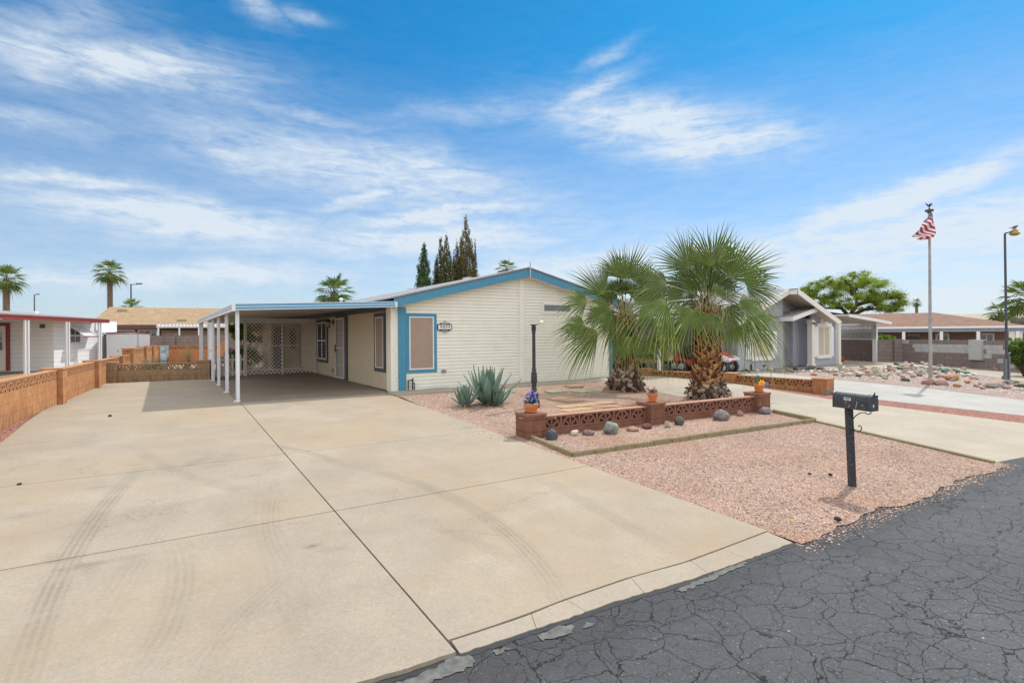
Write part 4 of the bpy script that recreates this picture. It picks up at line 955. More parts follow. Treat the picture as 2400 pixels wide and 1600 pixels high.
mkpot(u_,v_+.02,PZ,.118,.165,False,'terracotta pot with yellow, teal and blue metal flowers on the right planter pillar',[(.03,-.06,.045,.085,(.85,.42,.02),(.6,.25,.02),8,'face'),(-.03,0,.17,.06,(.02,.18,.16),(.3,.05,.04),7,'face'),(-.02,0,.20,.04,(.3,.05,.04),(.1,.1,.1),6,'i'),(.17,0,.02,.055,(.12,.16,.5),(.5,.5,.6),8,'face')],plain('pot_soil2',(.08,.05,.03),.95),True)
# ---- mailbox
mp=G(1998,1139); t=thing('mailbox','weathered black mailbox numbered 9009 on a leaning black post in the front gravel','mailbox',(mp[0],mp[1],mp[2]))
b=MB(); lean=(-.04,0); 
b.prism([(-.036,-.036,-.1),(.036,-.036,-.1),(.036,.036,-.1),(-.036,.036,-.1)],(lean[0],lean[1],1.08)); b.build('post',M['blackpaint'],t,bevel=.006)
mr=R(-62); ca,sa=math.cos(mr),math.sin(mr)      # box axis (towards its door)
bxo=D.objects.new('tmp',None)
def mx(x,y,z): return (lean[0]+ca*x-sa*y+.0,lean[1]+sa*x+ca*y,z)
Lx0,Lx1=-.15,.29; wd=.084; zb=.985; zs=.108
prof=[(-wd,0),(wd,0),(wd,zs)]+[(wd*math.cos(PI*k/12),zs+wd*math.sin(PI*k/12)) for k in range(1,12)]+[(-wd,zs)]
def tiltz(x,z): return z-.02*x
b=MB(); b.prism([mx(Lx0,y,tiltz(Lx0,zb+z)) for y,z in prof],Vector(mx(Lx1,0,tiltz(Lx1,0)))-Vector(mx(Lx0,0,tiltz(Lx0,0))))
body=b.build('box_body',M['blackpaint'],t,smooth=True,ang=30)
b=MB(); pr2=[(y*1.045,z*1.03-.002) for y,z in prof]; dv=(Vector(mx(1,0,tiltz(1,0)))-Vector(mx(0,0,tiltz(0,0))))
b.prism([mx(Lx0-.004,y,tiltz(Lx0,zb+z)) for y,z in pr2],dv*.012); b.build('rear_rim',M['blackpaint'],t,smooth=True,ang=30)
b=MB(); b.prism([mx(Lx1-.045,y,tiltz(Lx1-.045,zb+z)) for y,z in pr2],dv*.012); b.build('rim',M['blackpaint'],t,smooth=True,ang=30)
b=MB(); b.prism([mx(Lx1,y,tiltz(Lx1,zb+z)) for y,z in pr2],dv*.016); b.build('door',M['blackpaint'],t,smooth=True,ang=30)
b=MB(); b.tube([mx(Lx1+.0,0,tiltz(Lx1,zb+.19)),mx(Lx1+.02,0,tiltz(Lx1,zb+.205)),mx(Lx1+.02,0,tiltz(Lx1,zb+.225))],.008,6); b.tube([mx(Lx1+.01,-.0,tiltz(Lx1,zb+.18)),mx(Lx1+.05,.0,tiltz(Lx1,zb+.19))],.006,6); b.tube([mx(Lx1+.05,-.0,tiltz(Lx1,zb+.17)),mx(Lx1+.05,.0,tiltz(Lx1,zb+.195))],.009,6); b.build('latch',M['black'],t)
b=MB(); y=-wd-.0015
x0,x1=-.01,.075; b.face([mx(x0,y,tiltz(x0,zb+.105)),mx(x1,y,tiltz(x1,zb+.105)),mx(x1,y,tiltz(x1,zb+.142)),mx(x0,y,tiltz(x0,zb+.142))]); 
pl_=b.build('number_sticker',M['white'],t,recalc=False)
ww=(x0+x1)/2
text('9009',.042,M['black'],t,mx(ww,y-.0015,tiltz(ww,zb+.1235)),Matrix(((ca,0,sa),(sa,0,-ca),(0,1,0))).to_euler(),name='number',ext=.0005,space=.85)
for x,z,l,w in ((.13,.02,.085,.005),(.04,.02,.03,.006),(.0,.07,.025,.005),(.2,.05,.025,.005)):
    b=MB(); b.face([mx(x,y,tiltz(x,zb+z)),mx(x+w,y,tiltz(x,zb+z)),mx(x+w+.018,y,tiltz(x,zb+z+l)),mx(x+.018,y,tiltz(x,zb+z+l))])
    b.build('paint_scratch',plain('bare_scratch',(.55,.56,.55),.6),t,recalc=False)
b=MB(); q=Lx1+.017; b.face([mx(q,-.035,tiltz(q,zb+.05)),mx(q,-.005,tiltz(q,zb+.05)),mx(q,-.005,tiltz(q,zb+.08)),mx(q,-.035,tiltz(q,zb+.08))]); b.build('sticker',plain('pale_sticker',(.55,.65,.7),.4),t,recalc=False)
b=MB(); BK=lambda L_:[mx(x*1.0+.04,0,z*.9+.28) for x,z in L_]
b.tube(BK([(.0,.62),(.04,.68),(.1,.735),(.15,.745),(.18,.73),(.205,.728),(.225,.745),(.225,.765),(.215,.80)]),.006,6)
b.tube(BK([(.01,.52),(.03,.485),(.07,.47),(.10,.485),(.115,.52),(.105,.555),(.085,.56),(.078,.54)]),.006,6); b.tube(BK([(.03,.485),(.012,.455)]),.006,6)
b.build('scroll_bracket',M['black'],t)
# ---- small litter
def lump(px,py,s,mat,lab,name='debris',cat='debris'):
    p=G(px,py); me=noise_rock(int(px),s,s*.8,s*.6,.5,2,True); me.materials.append(mat); o=D.objects.new(name,me); COL.objects.link(o); o.location=(p[0],p[1],p[2]+.02+s*.3); tag(o,lab,cat,'dark lumps on the ground')
dk=plain('dark_lump',(.02,.016,.012),.9)
lump(1897,1115,.028,dk,'small dark lump on the gravel left of the mailbox post, the farther left of two'); lump(1946,1116,.032,dk,'small dark lump on the gravel just left of the mailbox post'); lump(1963,1223,.04,dk,'dark lump at the gravel edge near the road')
lump(45,1139,.03,plain('brown_leaf',(.07,.045,.03),.9),'dry brown leaf on the driveway near the left side','leaf','leaf'); lump(258,978,.04,plain('brown_leaf2',(.06,.04,.03),.9),'dry brown leaf on the driveway by the carport shadow','leaf','leaf')
lump(1857,1226,.018,plain('yellow_leaf',(.6,.4,.03),.7),'small yellow leaf on the gravel corner near the road','leaf','leaf')
# loose stones over the front gravel (real pieces so that the edge and surface are not flat)
def pebbles(name,n,poly,smin,smax,cols,seed,zoff=0.,edgebias=None):
    rng_=np.random.default_rng(seed); pu=np.array(poly); lo,hi=pu.min(0),pu.max(0); pts=[]
    def inside(x,y):
        c=False;j=len(poly)-1
        for i in range(len(poly)):
            if (poly[i][1]>y)!=(poly[j][1]>y) and x<(poly[j][0]-poly[i][0])*(y-poly[i][1])/(poly[j][1]-poly[i][1])+poly[i][0]: c=not c
            j=i
        return c
    while len(pts)<n:
        x,y=rng_.uniform(lo[0],hi[0]),rng_.uniform(lo[1],hi[1])
        if inside(x,y) and (edgebias is None or rng_.random()<edgebias(x,y)): pts.append((x,y))
    base_=np.array([(1,0,-.1),(.2,.9,.1),(-.9,.4,-.05),(-.5,-.8,.1),(.6,-.75,0),(0,0,.75)],float)
    fc=[(0,1,5),(1,2,5),(2,3,5),(3,4,5),(4,0,5)]
    vs=[];fs=[];at_=[]
    for i,(x,y) in enumerate(pts):
        s=rng_.uniform(smin,smax)*(1.6 if rng_.random()<.04 else 1); a=rng_.uniform(0,6.28); c,sn=math.cos(a),math.sin(a)
        q=base_*(1+rng_.uniform(-.25,.25,base_.shape)); X=q[:,0]*c-q[:,1]*sn; Y=q[:,0]*sn+q[:,1]*c
        z=gz_v(y)+zoff; m=len(vs); r=rng_.random(); r2=rng_.random()
        for k in range(6): vs.append((x+X[k]*s,y+Y[k]*s*.8,z+q[k,2]*s*.75)); at_.append((r,r2,0))
        fs+=[(m+a_,m+b_,m+c_) for a_,b_,c_ in fc]
    mt,nn,bb=base(name+'_stone',cols[0],.9,spec=.2); a_=nn.new('ShaderNodeAttribute',attribute_name='t'); s_=nn.sep(a_.outputs['Vector'])
    nn.set(bb.inputs['Base Color'],nn.vm('SCALE',nn.ramp(s_[0],[(i/(len(cols)-1),c) for i,c in enumerate(cols)]),sc=nn.rng(s_[1],0,1,.75,1.25)))
    o=attrmesh(name,vs,fs,at_,mt); o.location=(A[0],A[1],0); o.rotation_euler=(0,0,HA); tag(o,kind='stuff'); return o
gy=[(-.36,-11.85),(5.1,-11.85),uv(eR),(6.3,-7.45),(7.0,-5.6),(6.8,-2.3),(6.3,-1.3),(-.2,-1.3),(-.36,-3.5)]
gc=[(.28,.17,.13),(.38,.255,.195),(.50,.37,.29),(.43,.29,.215),(.62,.50,.42),(.18,.115,.10)]
o=pebbles('gravel_stones',26000,gy,.007,.013,gc,1,edgebias=lambda x,y:1 if y<-8.5 else .45); tag(o,'loose pink gravel stones over the front yard','gravel')
o=pebbles('stray_gravel',260,[(-1.0,-7.2),(-.36,-7.4),(-.3,-2),(-.6,-2.2)],.006,.012,gc,2,.02); tag(o,'stray gravel scattered on the driveway edge','gravel')
o=pebbles('roadside_gravel',1300,[(-.6,-12.15),(5.3,-12.1),(5.2,-11.84),(-.4,-11.84)],.006,.014,gc+[(.2,.2,.2)],3,-.01,edgebias=lambda x,y:max(.03,(y+12.12)/.3)**2); tag(o,'loose gravel spilled onto the road edge','gravel')
# ================================================================ left neighbour: white home with red trim and awning porch
def V2(p): return np.array(p[:2])
redt=plain('dark_red_trim',(.26,.035,.03),.45,var=.1)
wsd=grooved('white_plank_siding',(.80,.81,.81),2,.205,.45,.05,.5,gd=.01)
LA=math.atan2(1,-.2)            # direction of the porch line going away
lo=np.array([-16.3-.2*14,14.])  # origin on the lit wall line
lh=thing('neighbour_home','white plank-sided home with dark red porch fascia at the left edge','house',(lo[0],lo[1],0),LA)
dv_=np.array([-.2,1.])/math.hypot(1,.2); pv=np.array([-dv_[1],dv_[0]])
def ll(x,y): q=np.array([x,y])-lo; return float(q@dv_),float(q@pv)
s0=ll(-21.4,25.5)[0]; s1=ll(-22.,28.75)[0]; sE=s1+2.5
b=MB(); b.box(s0,s1,0,.12,0,2.42); b.build('wall',wsd,lh)
b=MB(); b.box(s1,sE,.02,.12,0,2.42); b.build('side_panel',M['white'],lh)
wsx=grooved('white_plank_siding_end',(.80,.81,.81),2,.205,.45,.05,.5,gd=.01)
b=MB(); b.box(s0,s0+.1,.12,6,0,2.42); b.build('porch_wall',wsx,lh)
b=MB(); b.box(s0-.05,s0+.0,1.75,3.2,.05,2.25); dr=b.build('door_frame',redt,lh)
b=MB(); b.box(s0-.08,s0-.02,1.9,2.9,.05,2.1); dd=b.build('door',M['cream'],dr)
b=MB(); b.box(s0-.095,s0-.06,2.0,2.75,1.0,1.85); b.build('door_window',M['glass'],dd)
b=MB(); b.box(s0-.1,s0-.06,1.97,2.78,1.4,1.44); b.box(s0-.1,s0-.06,1.97,2.0,.97,1.88); b.box(s0-.1,s0-.06,2.75,2.78,.97,1.88); b.build('door_window_frame',M['white'],dd)
b=MB(); b.box(s0-.12,s0-.0,.35,.5,2.0,2.18); b.build('porch_light',M['slate'],lh)
# porch roof
f0=ll(*( -15.5-.2*12,12.))[0]; fy=ll(-15.5-.2*20,20.)[1]; fe=ll(-21.2,28.5)[0]+.25
b=MB(); b.prism([(f0,fy,2.36),(fe,fy,2.36),(fe,3.0,2.52),(f0,3.0,2.52)],(0,0,.05)); b.build('porch_roof',M['ceil'],lh)
b=MB()
for z0,z1,pr in ((2.30,2.36,.05),(2.36,2.42,.03),(2.42,2.48,.05)): b.box(f0,fe,fy-pr,fy+.02,z0,z1)
b.box(fe,fe+.04,fy-.05,3.0,2.30,2.48); b.build('fascia',redt,lh,bevel=.01)
b=MB(); b.prism([(f0-1,fy+.05,2.5),(fe+.0,fy+.05,2.46),(fe-.3,4.5,2.95),(f0-1,4.5,3.15)],(0,0,.05)); b.prism([(fe-.3,4.5,2.95),(f0-1,4.5,3.15),(f0-1,8.5,2.5),(fe-.3,8.5,2.5)],(0,0,.05)); b.build('roof',M['roofwhite'],lh)
b=MB(); b.box(fe-.6,fe-.3,2.2,2.5,2.6,2.9); b.build('roof_vent',M['whitemetal'],lh)
for Y in (22.5,25.25,27.95):
    x=-15.5-.2*Y; s_,t_=ll(x,Y)
    for ds in (-.1,.1):
        b=MB(); b.box(s_+ds-.035,s_+ds+.035,fy-.03,fy+.04,0,2.33); b.build('porch_post',M['white'],lh)
# window with slatted awning
w0,w1=ll(*at(173,750,26.7)[:2])[0],ll(*at(190,750,27.6)[:2])[0]
w=window(lh,'u',w0,w1,1.25,2.05,0,-1,M['white'],.05,M['white'],.02,M['glass'],mull=[('v',(w0+w1)/2,.03),('h',1.65,.03)])
b=MB()
for k in range(7):
    z=2.12-.075*k; y=-.04-.1*k; b.prism([(w0-.1,y,z),(w1+.15,y,z),(w1+.15,y-.09,z-.05),(w0-.1,y-.09,z-.05)],(0,0,.012))
b.box(w0-.1,w0-.07,-.72,-.02,1.62,1.65); b.box(w1+.12,w1+.15,-.72,-.02,1.62,1.65)
aw=b.build('window_awning',M['white'],lh)
b=MB(); b.box(w0-.1,w1+.17,-.76,-.70,1.56,1.62); b.build('awning_edge',redt,aw)
b=MB(); b.tube([(w0+2.2,-.45,1.62),(w0+.1,-.45,1.64)],.012,5); b.build('wire',M['white'],lh)
b=MB(); b.box(s1+.2,s1+1.4,-.05,.02,1.9,2.3); b.box(s1+.4,s1+1.2,-.07,.0,1.82,1.9); b.build('panel_trim',M['white'],lh)
# white garden shed with red roof edge
def facing(px0,px1,Y0,Y1=None):
    a=at(px0,790,Y0); b_=at(px1,790,Y1 or Y0); return V2(a),V2(b_)
S0,S1=facing(250,351,29.,30.2); Ls=float(np.linalg.norm(S1-S0)); ra=math.atan2(*(S1-S0)[::-1])
sh=thing('garden_shed','white metal garden shed with a thin dark red roof edge behind the orange wall','shed',(S0[0],S0[1],0),ra)
b=MB(); b.prism([(0,0,0),(Ls,0,0),(Ls,0,1.73),(Ls*.55,0,1.80),(0,0,1.74)],(0,2.2,0)); b.build('wall',grooved('white_shed_metal',(.66,.68,.70),0,.12,.85,.06,.4),sh)
b=MB(); b.prism([(-.06,-.05,1.74),(Ls*.55,-.05,1.80),(Ls+.05,-.05,1.72),(Ls+.05,-.05,1.78),(Ls*.55,-.05,1.86),(-.06,-.05,1.80)],(0,.05,0)); b.build('roof_edge',redt,sh)
b=MB(); b.prism([(-.06,-.0,1.78),(Ls*.55,-.0,1.84),(Ls+.05,-.0,1.76),(Ls+.05,2.3,1.76),(Ls*.55,2.3,1.84),(-.06,2.3,1.78)][:6],(0,0,.0001)) if False else b.box(-.05,Ls+.05,0,2.25,1.70,1.74); b.build('roof',M['whitemetal'],sh)
b=MB(); b.box(Ls*.71,Ls*.72,-.012,0,.1,1.7); b.build('door_seam',M['slate'],sh)
b=MB(); b.box(Ls*.24,Ls*.26,-.04,0,.78,.85); b.build('door_latch',M['black'],sh)
# ================================================================ tan roofed house behind
def house_row(name,label,px0,px1,Y0,Y1,roofmat,wallmat,ze,zr,depth,over=.5,zb=0,hip=0.,wallh=None):
    P,Q=V2(at(px0,788,Y0)),V2(at(px1,788,Y1)); L=float(np.linalg.norm(Q-P)); t=thing(name,label,'house',(P[0],P[1],zb),math.atan2(*(Q-P)[::-1]))
    b=MB(); b.box(over,L-over,over,depth*2-over,0,ze+.05); b.build('wall',wallmat,t)
    b=MB(); b.face([(0,0,ze),(L,0,ze),(L-hip,depth,zr),(.0+(hip if hip else .0)*0+.25,depth,zr)]); b.face([(L,2*depth,ze),(0,2*depth,ze),(.25,depth,zr),(L-hip,depth,zr)])
    b.face([(0,0,ze),(.25,depth,zr),(0,2*depth,ze)]); b.face([(L,0,ze),(L,2*depth,ze),(L-hip,depth,zr)]); b.face([(0,0,ze-.001),(0,2*depth,ze-.001),(L,2*depth,ze-.001),(L,0,ze-.001)])
    b.build('roof',roofmat,t,recalc=True)
    return t,L
tanr=shingle('tan_shingles',(.42,.30,.18),(.32,.22,.13),.35,.16)
brw=plain('brown_house_wall',(.10,.055,.045),.8)
th,TL=house_row('tan_roofed_house','long house with a tan shingle roof and brown fascia behind the grey wall',203,790,38,45.5,tanr,brw,2.40,3.95,6.2)
def tl(px): # local x on the eave line for an image column
    r=ray(px,780); P=V2(at(203,788,38)); Q=V2(at(790,788,45.5)); d=(Q-P)/np.linalg.norm(Q-P); n=np.array([-d[1],d[0]]); k=(P@n)/(r[:2]@n); return float((r[:2]*k-P)@d)
b=MB(); b.box(0,TL,-.03,.02,2.1,2.42); b.build('fascia',plain('brown_fascia',(.11,.06,.05),.7),th)
for a,c in ((264,313),(320,367)):
    window(th,'u',tl(a),tl(c),1.35,2.06,.5,-1,M['white'],.05,M['white'],.03,M['teal'],mull=[('v',tl(a)+(tl(c)-tl(a))/3,.03),('v',tl(a)+(tl(c)-tl(a))*2/3,.03),('h',1.85,.03)])
b=MB(); a,c=tl(369),tl(545)
n=22
for k in range(n):
    x=a+(c-a)*k/n; w=(c-a)/n; b.box(x,x+w*.55,-.62,-.58,2.30,2.46); 
b.box(a,c,-.62,-.58,2.44,2.47); b.box(a,c,-.62,-.58,2.20,2.28); b.prism([(a,-.6,2.30),(c,-.6,2.30),(c,.3,2.44),(a,.3,2.44)],(0,0,.02)); b.build('scalloped_awning',M['white'],th)
for px in (373.5,422,467):
    b=MB(); x=tl(px); b.box(x-.05,x+.05,-.6,-.5,0,2.25); b.build('awning_post',M['white'],th)
b=MB(); b.box(tl(376),tl(600),.46,.52,1.0,2.02); b.build('blind_panel',grooved('brown_blind',(.26,.20,.13),0,.12,.5,.3),th)
for px,py in ((258,728),(423,752)):
    x=tl(px); d=(1.3 if py>740 else 4.6); z=2.40+1.55*d/6.2; b=MB(); b.box(x-.3,x+.3,d-.2,d+.2,z-.05,z+.14); b.build('roof_vent',plain('roof_vent_tan',(.33,.27,.2),.6),th)
# evaporative cooler dome above the carport roof line
x=tl(640); b=MB(); z=3.2; b.lathe([(.6,0),(.66,.3),(.6,.5),(.3,.62),(.01,.65)],(x,4.2,z+.0),16); b.box(x+.45,x+.75,4.0,4.3,z+.3,z+1.0); b.build('roof_cooler',plain('grey_cooler',(.3,.31,.32),.5),th)
# yellow house corner peeking
yh,yl=house_row('yellow_house','sliver of a yellow house left of the tan roofed one',168,262,44,46,shingle('grey_shingles',(.25,.25,.26),(.2,.2,.21)),plain('yellow_wall',(.5,.36,.12),.8),2.45,3.0,5)
b=MB(); b.box(2.2,3.1,.44,.5,1.1,1.9); b.build('window',M['glass'],yh)
# meter pedestal, dry grass etc.
p=at(385,850,21.5); t=thing('meter_pedestal','grey electric meter pedestal with a round meter behind the brown wall','utility box',(p[0],p[1],0),R(14))
b=MB(); b.box(-.11,.11,-.08,.08,0,.62); b.box(-.125,.125,-.1,.1,.62,1.18); b.box(-.13,.13,-.11,.11,1.18,1.21); b.build('cabinet',plain('blue_grey_cabinet',(.36,.43,.47),.4),t,bevel=.006)
b=MB(); b.tube([(0,-.1,1.07),(0,-.16,1.07)],.075,14); b.build('meter_dial',plain('meter_glass',(.45,.47,.45),.2),t)
b=MB(); b.box(-.09,.09,-.112,-.098,.66,.92); b.build('cover_plate',plain('cabinet_cover',(.5,.56,.6),.35),t,bevel=.004)
def tuft(name,label,cat,px,py,Y,n,h,spread,stops,seed,w=.012,zb=0,droop=.5,mode=0):
    rnd=random.Random(seed); p=at(px,py,Y); t_=None; vs=[];fs=[];at_=[]
    for i in range(n):
        a=rnd.uniform(0,6.28); q=spread*math.sqrt(rnd.random())*.35; x,y=q*math.cos(a),q*math.sin(a); H=h*rnd.uniform(.55,1); out=rnd.uniform(.1,1)*spread; side=Vector((-math.sin(a),math.cos(a),0))*w; m=len(vs)
        for s in (0,.35,.7,1): c=Vector((x+math.cos(a)*out*s**1.6,y+math.sin(a)*out*s**1.6,H*(s-droop*max(0,s-.6)**1.5))); vs+=[c-side*(1-s*.85),c+side*(1-s*.85)]; at_+=[(s,rnd.random(),0)]*2
        fs+=[(m+2*k,m+2*k+1,m+2*k+3,m+2*k+2) for k in range(3)]
    o=attrmesh(name,vs,fs,at_,leafmat(name+'_blade',stops,.7,.15)); o.location=(p[0],p[1],zb); tag(o,label,cat); return o
tuft('desert_spoon','grey green spiky desert plant behind the brown cross wall','plant',355,850,21.2,240,.95,.75,[(0,(.07,.09,.06)),(.6,(.13,.16,.12)),(1,(.28,.26,.19))],3,.010,droop=.2)
tuft('dry_grass','tall straw coloured dry grass tuft in front of the orange back wall','grass',439,850,22.5,130,1.32,.22,[(0,(.38,.27,.12)),(1,(.52,.40,.22))],4,.008,droop=.15)
tuft('dry_stalks','thin dry stalks beside the meter pedestal','plant',352,850,22.2,26,1.5,.55,[(0,(.34,.23,.13)),(1,(.45,.33,.2))],5,.007,droop=.05)
tuft('dry_stalks','low reddish dry stalks right of the meter pedestal','plant',398,850,21.8,40,.55,.6,[(0,(.3,.17,.1)),(1,(.42,.26,.16))],6,.007,droop=.2)
# two far street lights on the left
def streetlight(px,py0,Y,H,label,arm=.9):
    p=at(px,py0,Y); t=thing('street_light',label,'street light',(p[0],p[1],0),0,'distant street lights')
    b=MB(); b.tube([(0,0,0),(0,0,H)],[.09,.06],8); b.build('pole',plain('dark_pole',(.06,.06,.065),.5),t)
    b=MB(); b.tube([(0,0,H-.05),(arm,0,H+.0)],.035,6); b.box(arm*.75,arm*1.45,-.1,.1,H-.02,H+.09); b.build('lamp_arm',M['slate'],t)
streetlight(307,700,55,at(307,666,55)[2],'taller dark street light standing behind the tan roof',.76)
streetlight(80.5,700,70,at(80.5,690,70)[2],'small distant street light above the white roof at the left edge',.42)
# ================================================================ grey neighbour house on the right
gs=grooved('grey_blue_panel',(.36,.375,.43),3,.2,.55,.07,.6)
tr=plain('warm_white_trim',(.72,.70,.65),.5,var=.04)
shg=shingle('pale_grey_shingles',(.40,.41,.43),(.33,.34,.36),.3,.14)
gh=hthing('grey_house','grey blue house with white trim, shutters and a small gabled bay beside the rock bed','house')
u0,u1,u2,u3=14.27,17.48,19.3,21.75
b=MB(); b.box(u0,u1,-1.0,9,0,2.25); b.box(u1,u2,-.25,9,0,2.3); b.box(u2-.4,u3,-.62,9,0,2.22); 
b.build('wall',gs,gh)
def pp(v,px,py):   # point of the vertical plane at depth v seen along a sight line -> (u,z)
    o_=P2(0,v); n=V; r=ray(px,py); k=float((o_@n)/(r[:2]@n)); q=r[:2]*k; return float((q-o_)@U),float(r[2]*k+ZC)
def lin(p,q): return lambda u:p[1]+(q[1]-p[1])*(u-p[0])/(q[0]-p[0])
vL,vR=-1.35,-1.75
aL,bL=pp(vL,1797,711),pp(vL,1848,679); aR,bR=pp(vR,1869,678),pp(vR,1967,751)
fL,fR=lin(aL,bL),lin(aR,bR)
b=MB(); b.prism([(u0,-1.0,2.2),(u0,-1.0,fL(u0)-.1),(u1,-1.0,fL(u1)-.1),(u1,-1.0,2.2)],(0,.1,0)); b.prism([(18.0,-.62,2.2),(u3,-.62,2.2),(u3,-.62,fR(u3)+.02),(bL[0]+.1,-.62,bL[1]-.1),(18.0,-.62,bL[1]-.15)],(0,.1,0)); b.prism([(17.4,-.25,2.2),(18.2,-.25,2.2),(18.2,-.25,fL(18.2)-.1),(17.4,-.25,fL(17.4)-.1)],(0,.1,0)); b.build('gable_wall',gs,gh)
uL=u0-.45; zt_=max(bL[1],aR[1])
b=MB(); b.prism([(uL,vL,fL(uL)),(bL[0],vL,bL[1]),(bL[0],10,bL[1]),(uL,10,fL(uL))],(0,0,.04)); b.prism([(bL[0],vL,bL[1]),(aR[0],vR,aR[1]),(aR[0],10,bL[1]),(bL[0],10,bL[1])],(0,0,.04)); b.prism([(aR[0],vR,aR[1]),(bR[0],vR,bR[1]),(bR[0],10,bR[1]),(aR[0],10,aR[1])],(0,0,.04)); b.build('roof',shg,gh)
for (p_,q_,va,vb) in (((uL,fL(uL)),bL,vL,vL),(bL,aR,vL,vR),(aR,bR,vR,vR)):
    b=MB(); b.prism([(p_[0],va-.03,p_[1]-.20),(q_[0],vb-.03,q_[1]-.20),(q_[0],vb-.03,q_[1]+.03),(p_[0],va-.03,p_[1]+.03)],(0,.06,0)); b.build('rake_board',tr,gh)
b=MB(); b.prism([(aR[0],vR+.02,aR[1]-.05),(bR[0],vR+.02,bR[1]-.05),(bR[0],-.6,bR[1]-.05),(aR[0],-.6,aR[1]-.05)],(0,0,.02)); b.prism([(uL,vL+.02,fL(uL)-.05),(bL[0],vL+.02,bL[1]-.05),(bL[0],-.9,bL[1]-.05),(uL,-.9,fL(uL)-.05)],(0,0,.02)); b.build('soffit',plain('tan_soffit',(.55,.47,.36),.7),gh)
# gabled bay
vB=-1.6; e1,e2=pp(vB,1857,744),pp(vB,1919,720); fB=lin(e1,e2); mB=(fB(e2[0])-fB(e1[0]))/(e2[0]-e1[0])
b=MB(); b.box(19.55,21.7,-1.12,-.6,0,2.2); b.prism([(19.55,-1.12,2.2),(21.7,-1.12,2.2),(21.7,-1.12,fR(21.7)-.06),(e2[0],-1.12,e2[1]-.06),(19.55,-1.12,fB(19.55)-.06)],(0,.1,0)); b.build('bay_wall',gs,gh)
b=MB(); b.prism([(e1[0],vB,e1[1]),(e2[0],vB,e2[1]),(e2[0],-.3,e2[1]),(e1[0],-.3,e1[1])],(0,0,.04)); br_=b.build('bay_roof',shg,gh)
b=MB(); b.prism([(e1[0],vB-.04,e1[1]-.15),(e2[0],vB-.04,e2[1]-.15),(e2[0],vB-.04,e2[1]+.03),(e1[0],vB-.04,e1[1]+.03)],(0,.05,0)); b.box(e1[0]-.02,e1[0]+.02,vB-.03,-.6,e1[1]-.15,e1[1]+.03); b.build('bay_rake_board',tr,br_)
for ua in (19.30,21.62):
    b=MB(); b.box(ua,ua+.2,-1.28,-1.05,0,2.12); b.box(ua-.03,ua+.23,-1.31,-1.02,1.98,2.06); b.box(ua-.03,ua+.23,-1.31,-1.02,0,.12); b.box(ua+.06,ua+.14,-1.288,-1.27,.14,1.95); b.build('column',tr,gh,bevel=.006)
def arched(u0_,u1_,z0,z1,plane,shutters,archr=None):
    w=window(gh,'u',u0_,u1_,z0,z1,plane,-1,tr,.06,M['white'],.02,M['tanscreen'],mull=[('v',(u0_+u1_)/2,.06)])
    b=MB(); b.box(u0_-.08,u1_+.08,plane-.07,plane,z0-.08,z0+.06); b.build('sill',tr,w)
    for a,c in shutters: b=MB(); b.box(a,c,plane-.045,plane,z0-.0,z1-.02); [b.box(a+.03,c-.03,plane-.052,plane-.04,z0+.1+k*.12,z0+.17+k*.12) for k in range(int((z1-z0-.2)/.12))]; b.build('shutter',M['white'],w)
    if archr:
        b=MB(); b.box(u0_-.05,u1_+.05,plane-.08,plane,z1-.02,z1+.12); b.build('lintel',tr,w)
        b=MB(); cx=(u0_+u1_)/2; b.prism([(cx+archr*math.cos(PI*k/14),plane-.05,z1+.12+archr*1.25*math.sin(PI*k/14)) for k in range(15)],(0,.05,0)); b.build('arch_panel',M['white'],w)
arched(20.0,21.1,.42,1.84,-1.12,((19.72,20.0),(21.1,21.38)),.30)
arched(15.2,16.6,.46,1.62,-1.0,((14.78,15.18),(16.62,16.95)))
b=MB(); b.box(14.5,14.75,-1.2,-1.0,1.55,1.75); b.tube([(14.62,-1.1,1.5),(14.62,-1.1,1.55)],.02,6); b.build('wall_lantern',M['white'],gh)
b=MB(); b.tube([(19.28,-1.32,1.96),(19.28,-1.42,1.94)],.04,8); b.build('spotlight',M['black'],gh)
b=MB(); b.box(15.1,15.14,-1.06,-1.0,.0,.25); b.box(16.0,16.1,-1.05,-1.0,.12,.2); b.build('hose_tap',M['black'],gh)
# its metal carport on the right
gc2=hthing('metal_carport','white corrugated metal carport on the right side of the grey house','carport','neighbour carports')
b=MB(); b.prism([(21.9,-1.6,2.32),(26.1,-1.6,1.98),(26.1,4.5,1.98),(21.9,4.5,2.32)],(0,0,.06)); b.build('roof_panel',M['ceil'],gc2)
b=MB(); b.prism([(21.9,-1.64,2.26),(26.15,-1.64,1.92),(26.15,-1.64,2.06),(21.9,-1.64,2.40)],(0,.05,0)); b.build('fascia',M['white'],gc2)
b=MB(); b.box(25.80,25.98,-1.05,-.87,0,1.97); b.build('post',M['whitemetal'],gc2)
b=MB()
Pw,Qw=W0,W1; dW=(Qw-Pw)/np.linalg.norm(Qw-Pw)
cr=thing('corrugated_panel','pale corrugated metal panel above the dark half wall in the neighbour carport','panel',(Pw[0]-.05,Pw[1]-.12,0),math.atan2(dW[1],dW[0]))
LW_=float(np.linalg.norm(Qw-Pw)); b=MB(); n=34
for k in range(n): x=LW_*k/n; b.box(x,x+LW_/n*.5,-.02,.0,1.16,1.95); b.box(x+LW_/n*.5,x+LW_/n,.02,.04,1.16,1.95)
b.build('sheet',plain('galvanised_sheet',(.40,.42,.42),.4,var=.1),cr)
b=MB(); b.box(0,LW_,-.04,.0,1.13,1.18); b.box(0,LW_,-.04,0,1.92,1.98); b.build('rail',M['whitemetal'],cr)
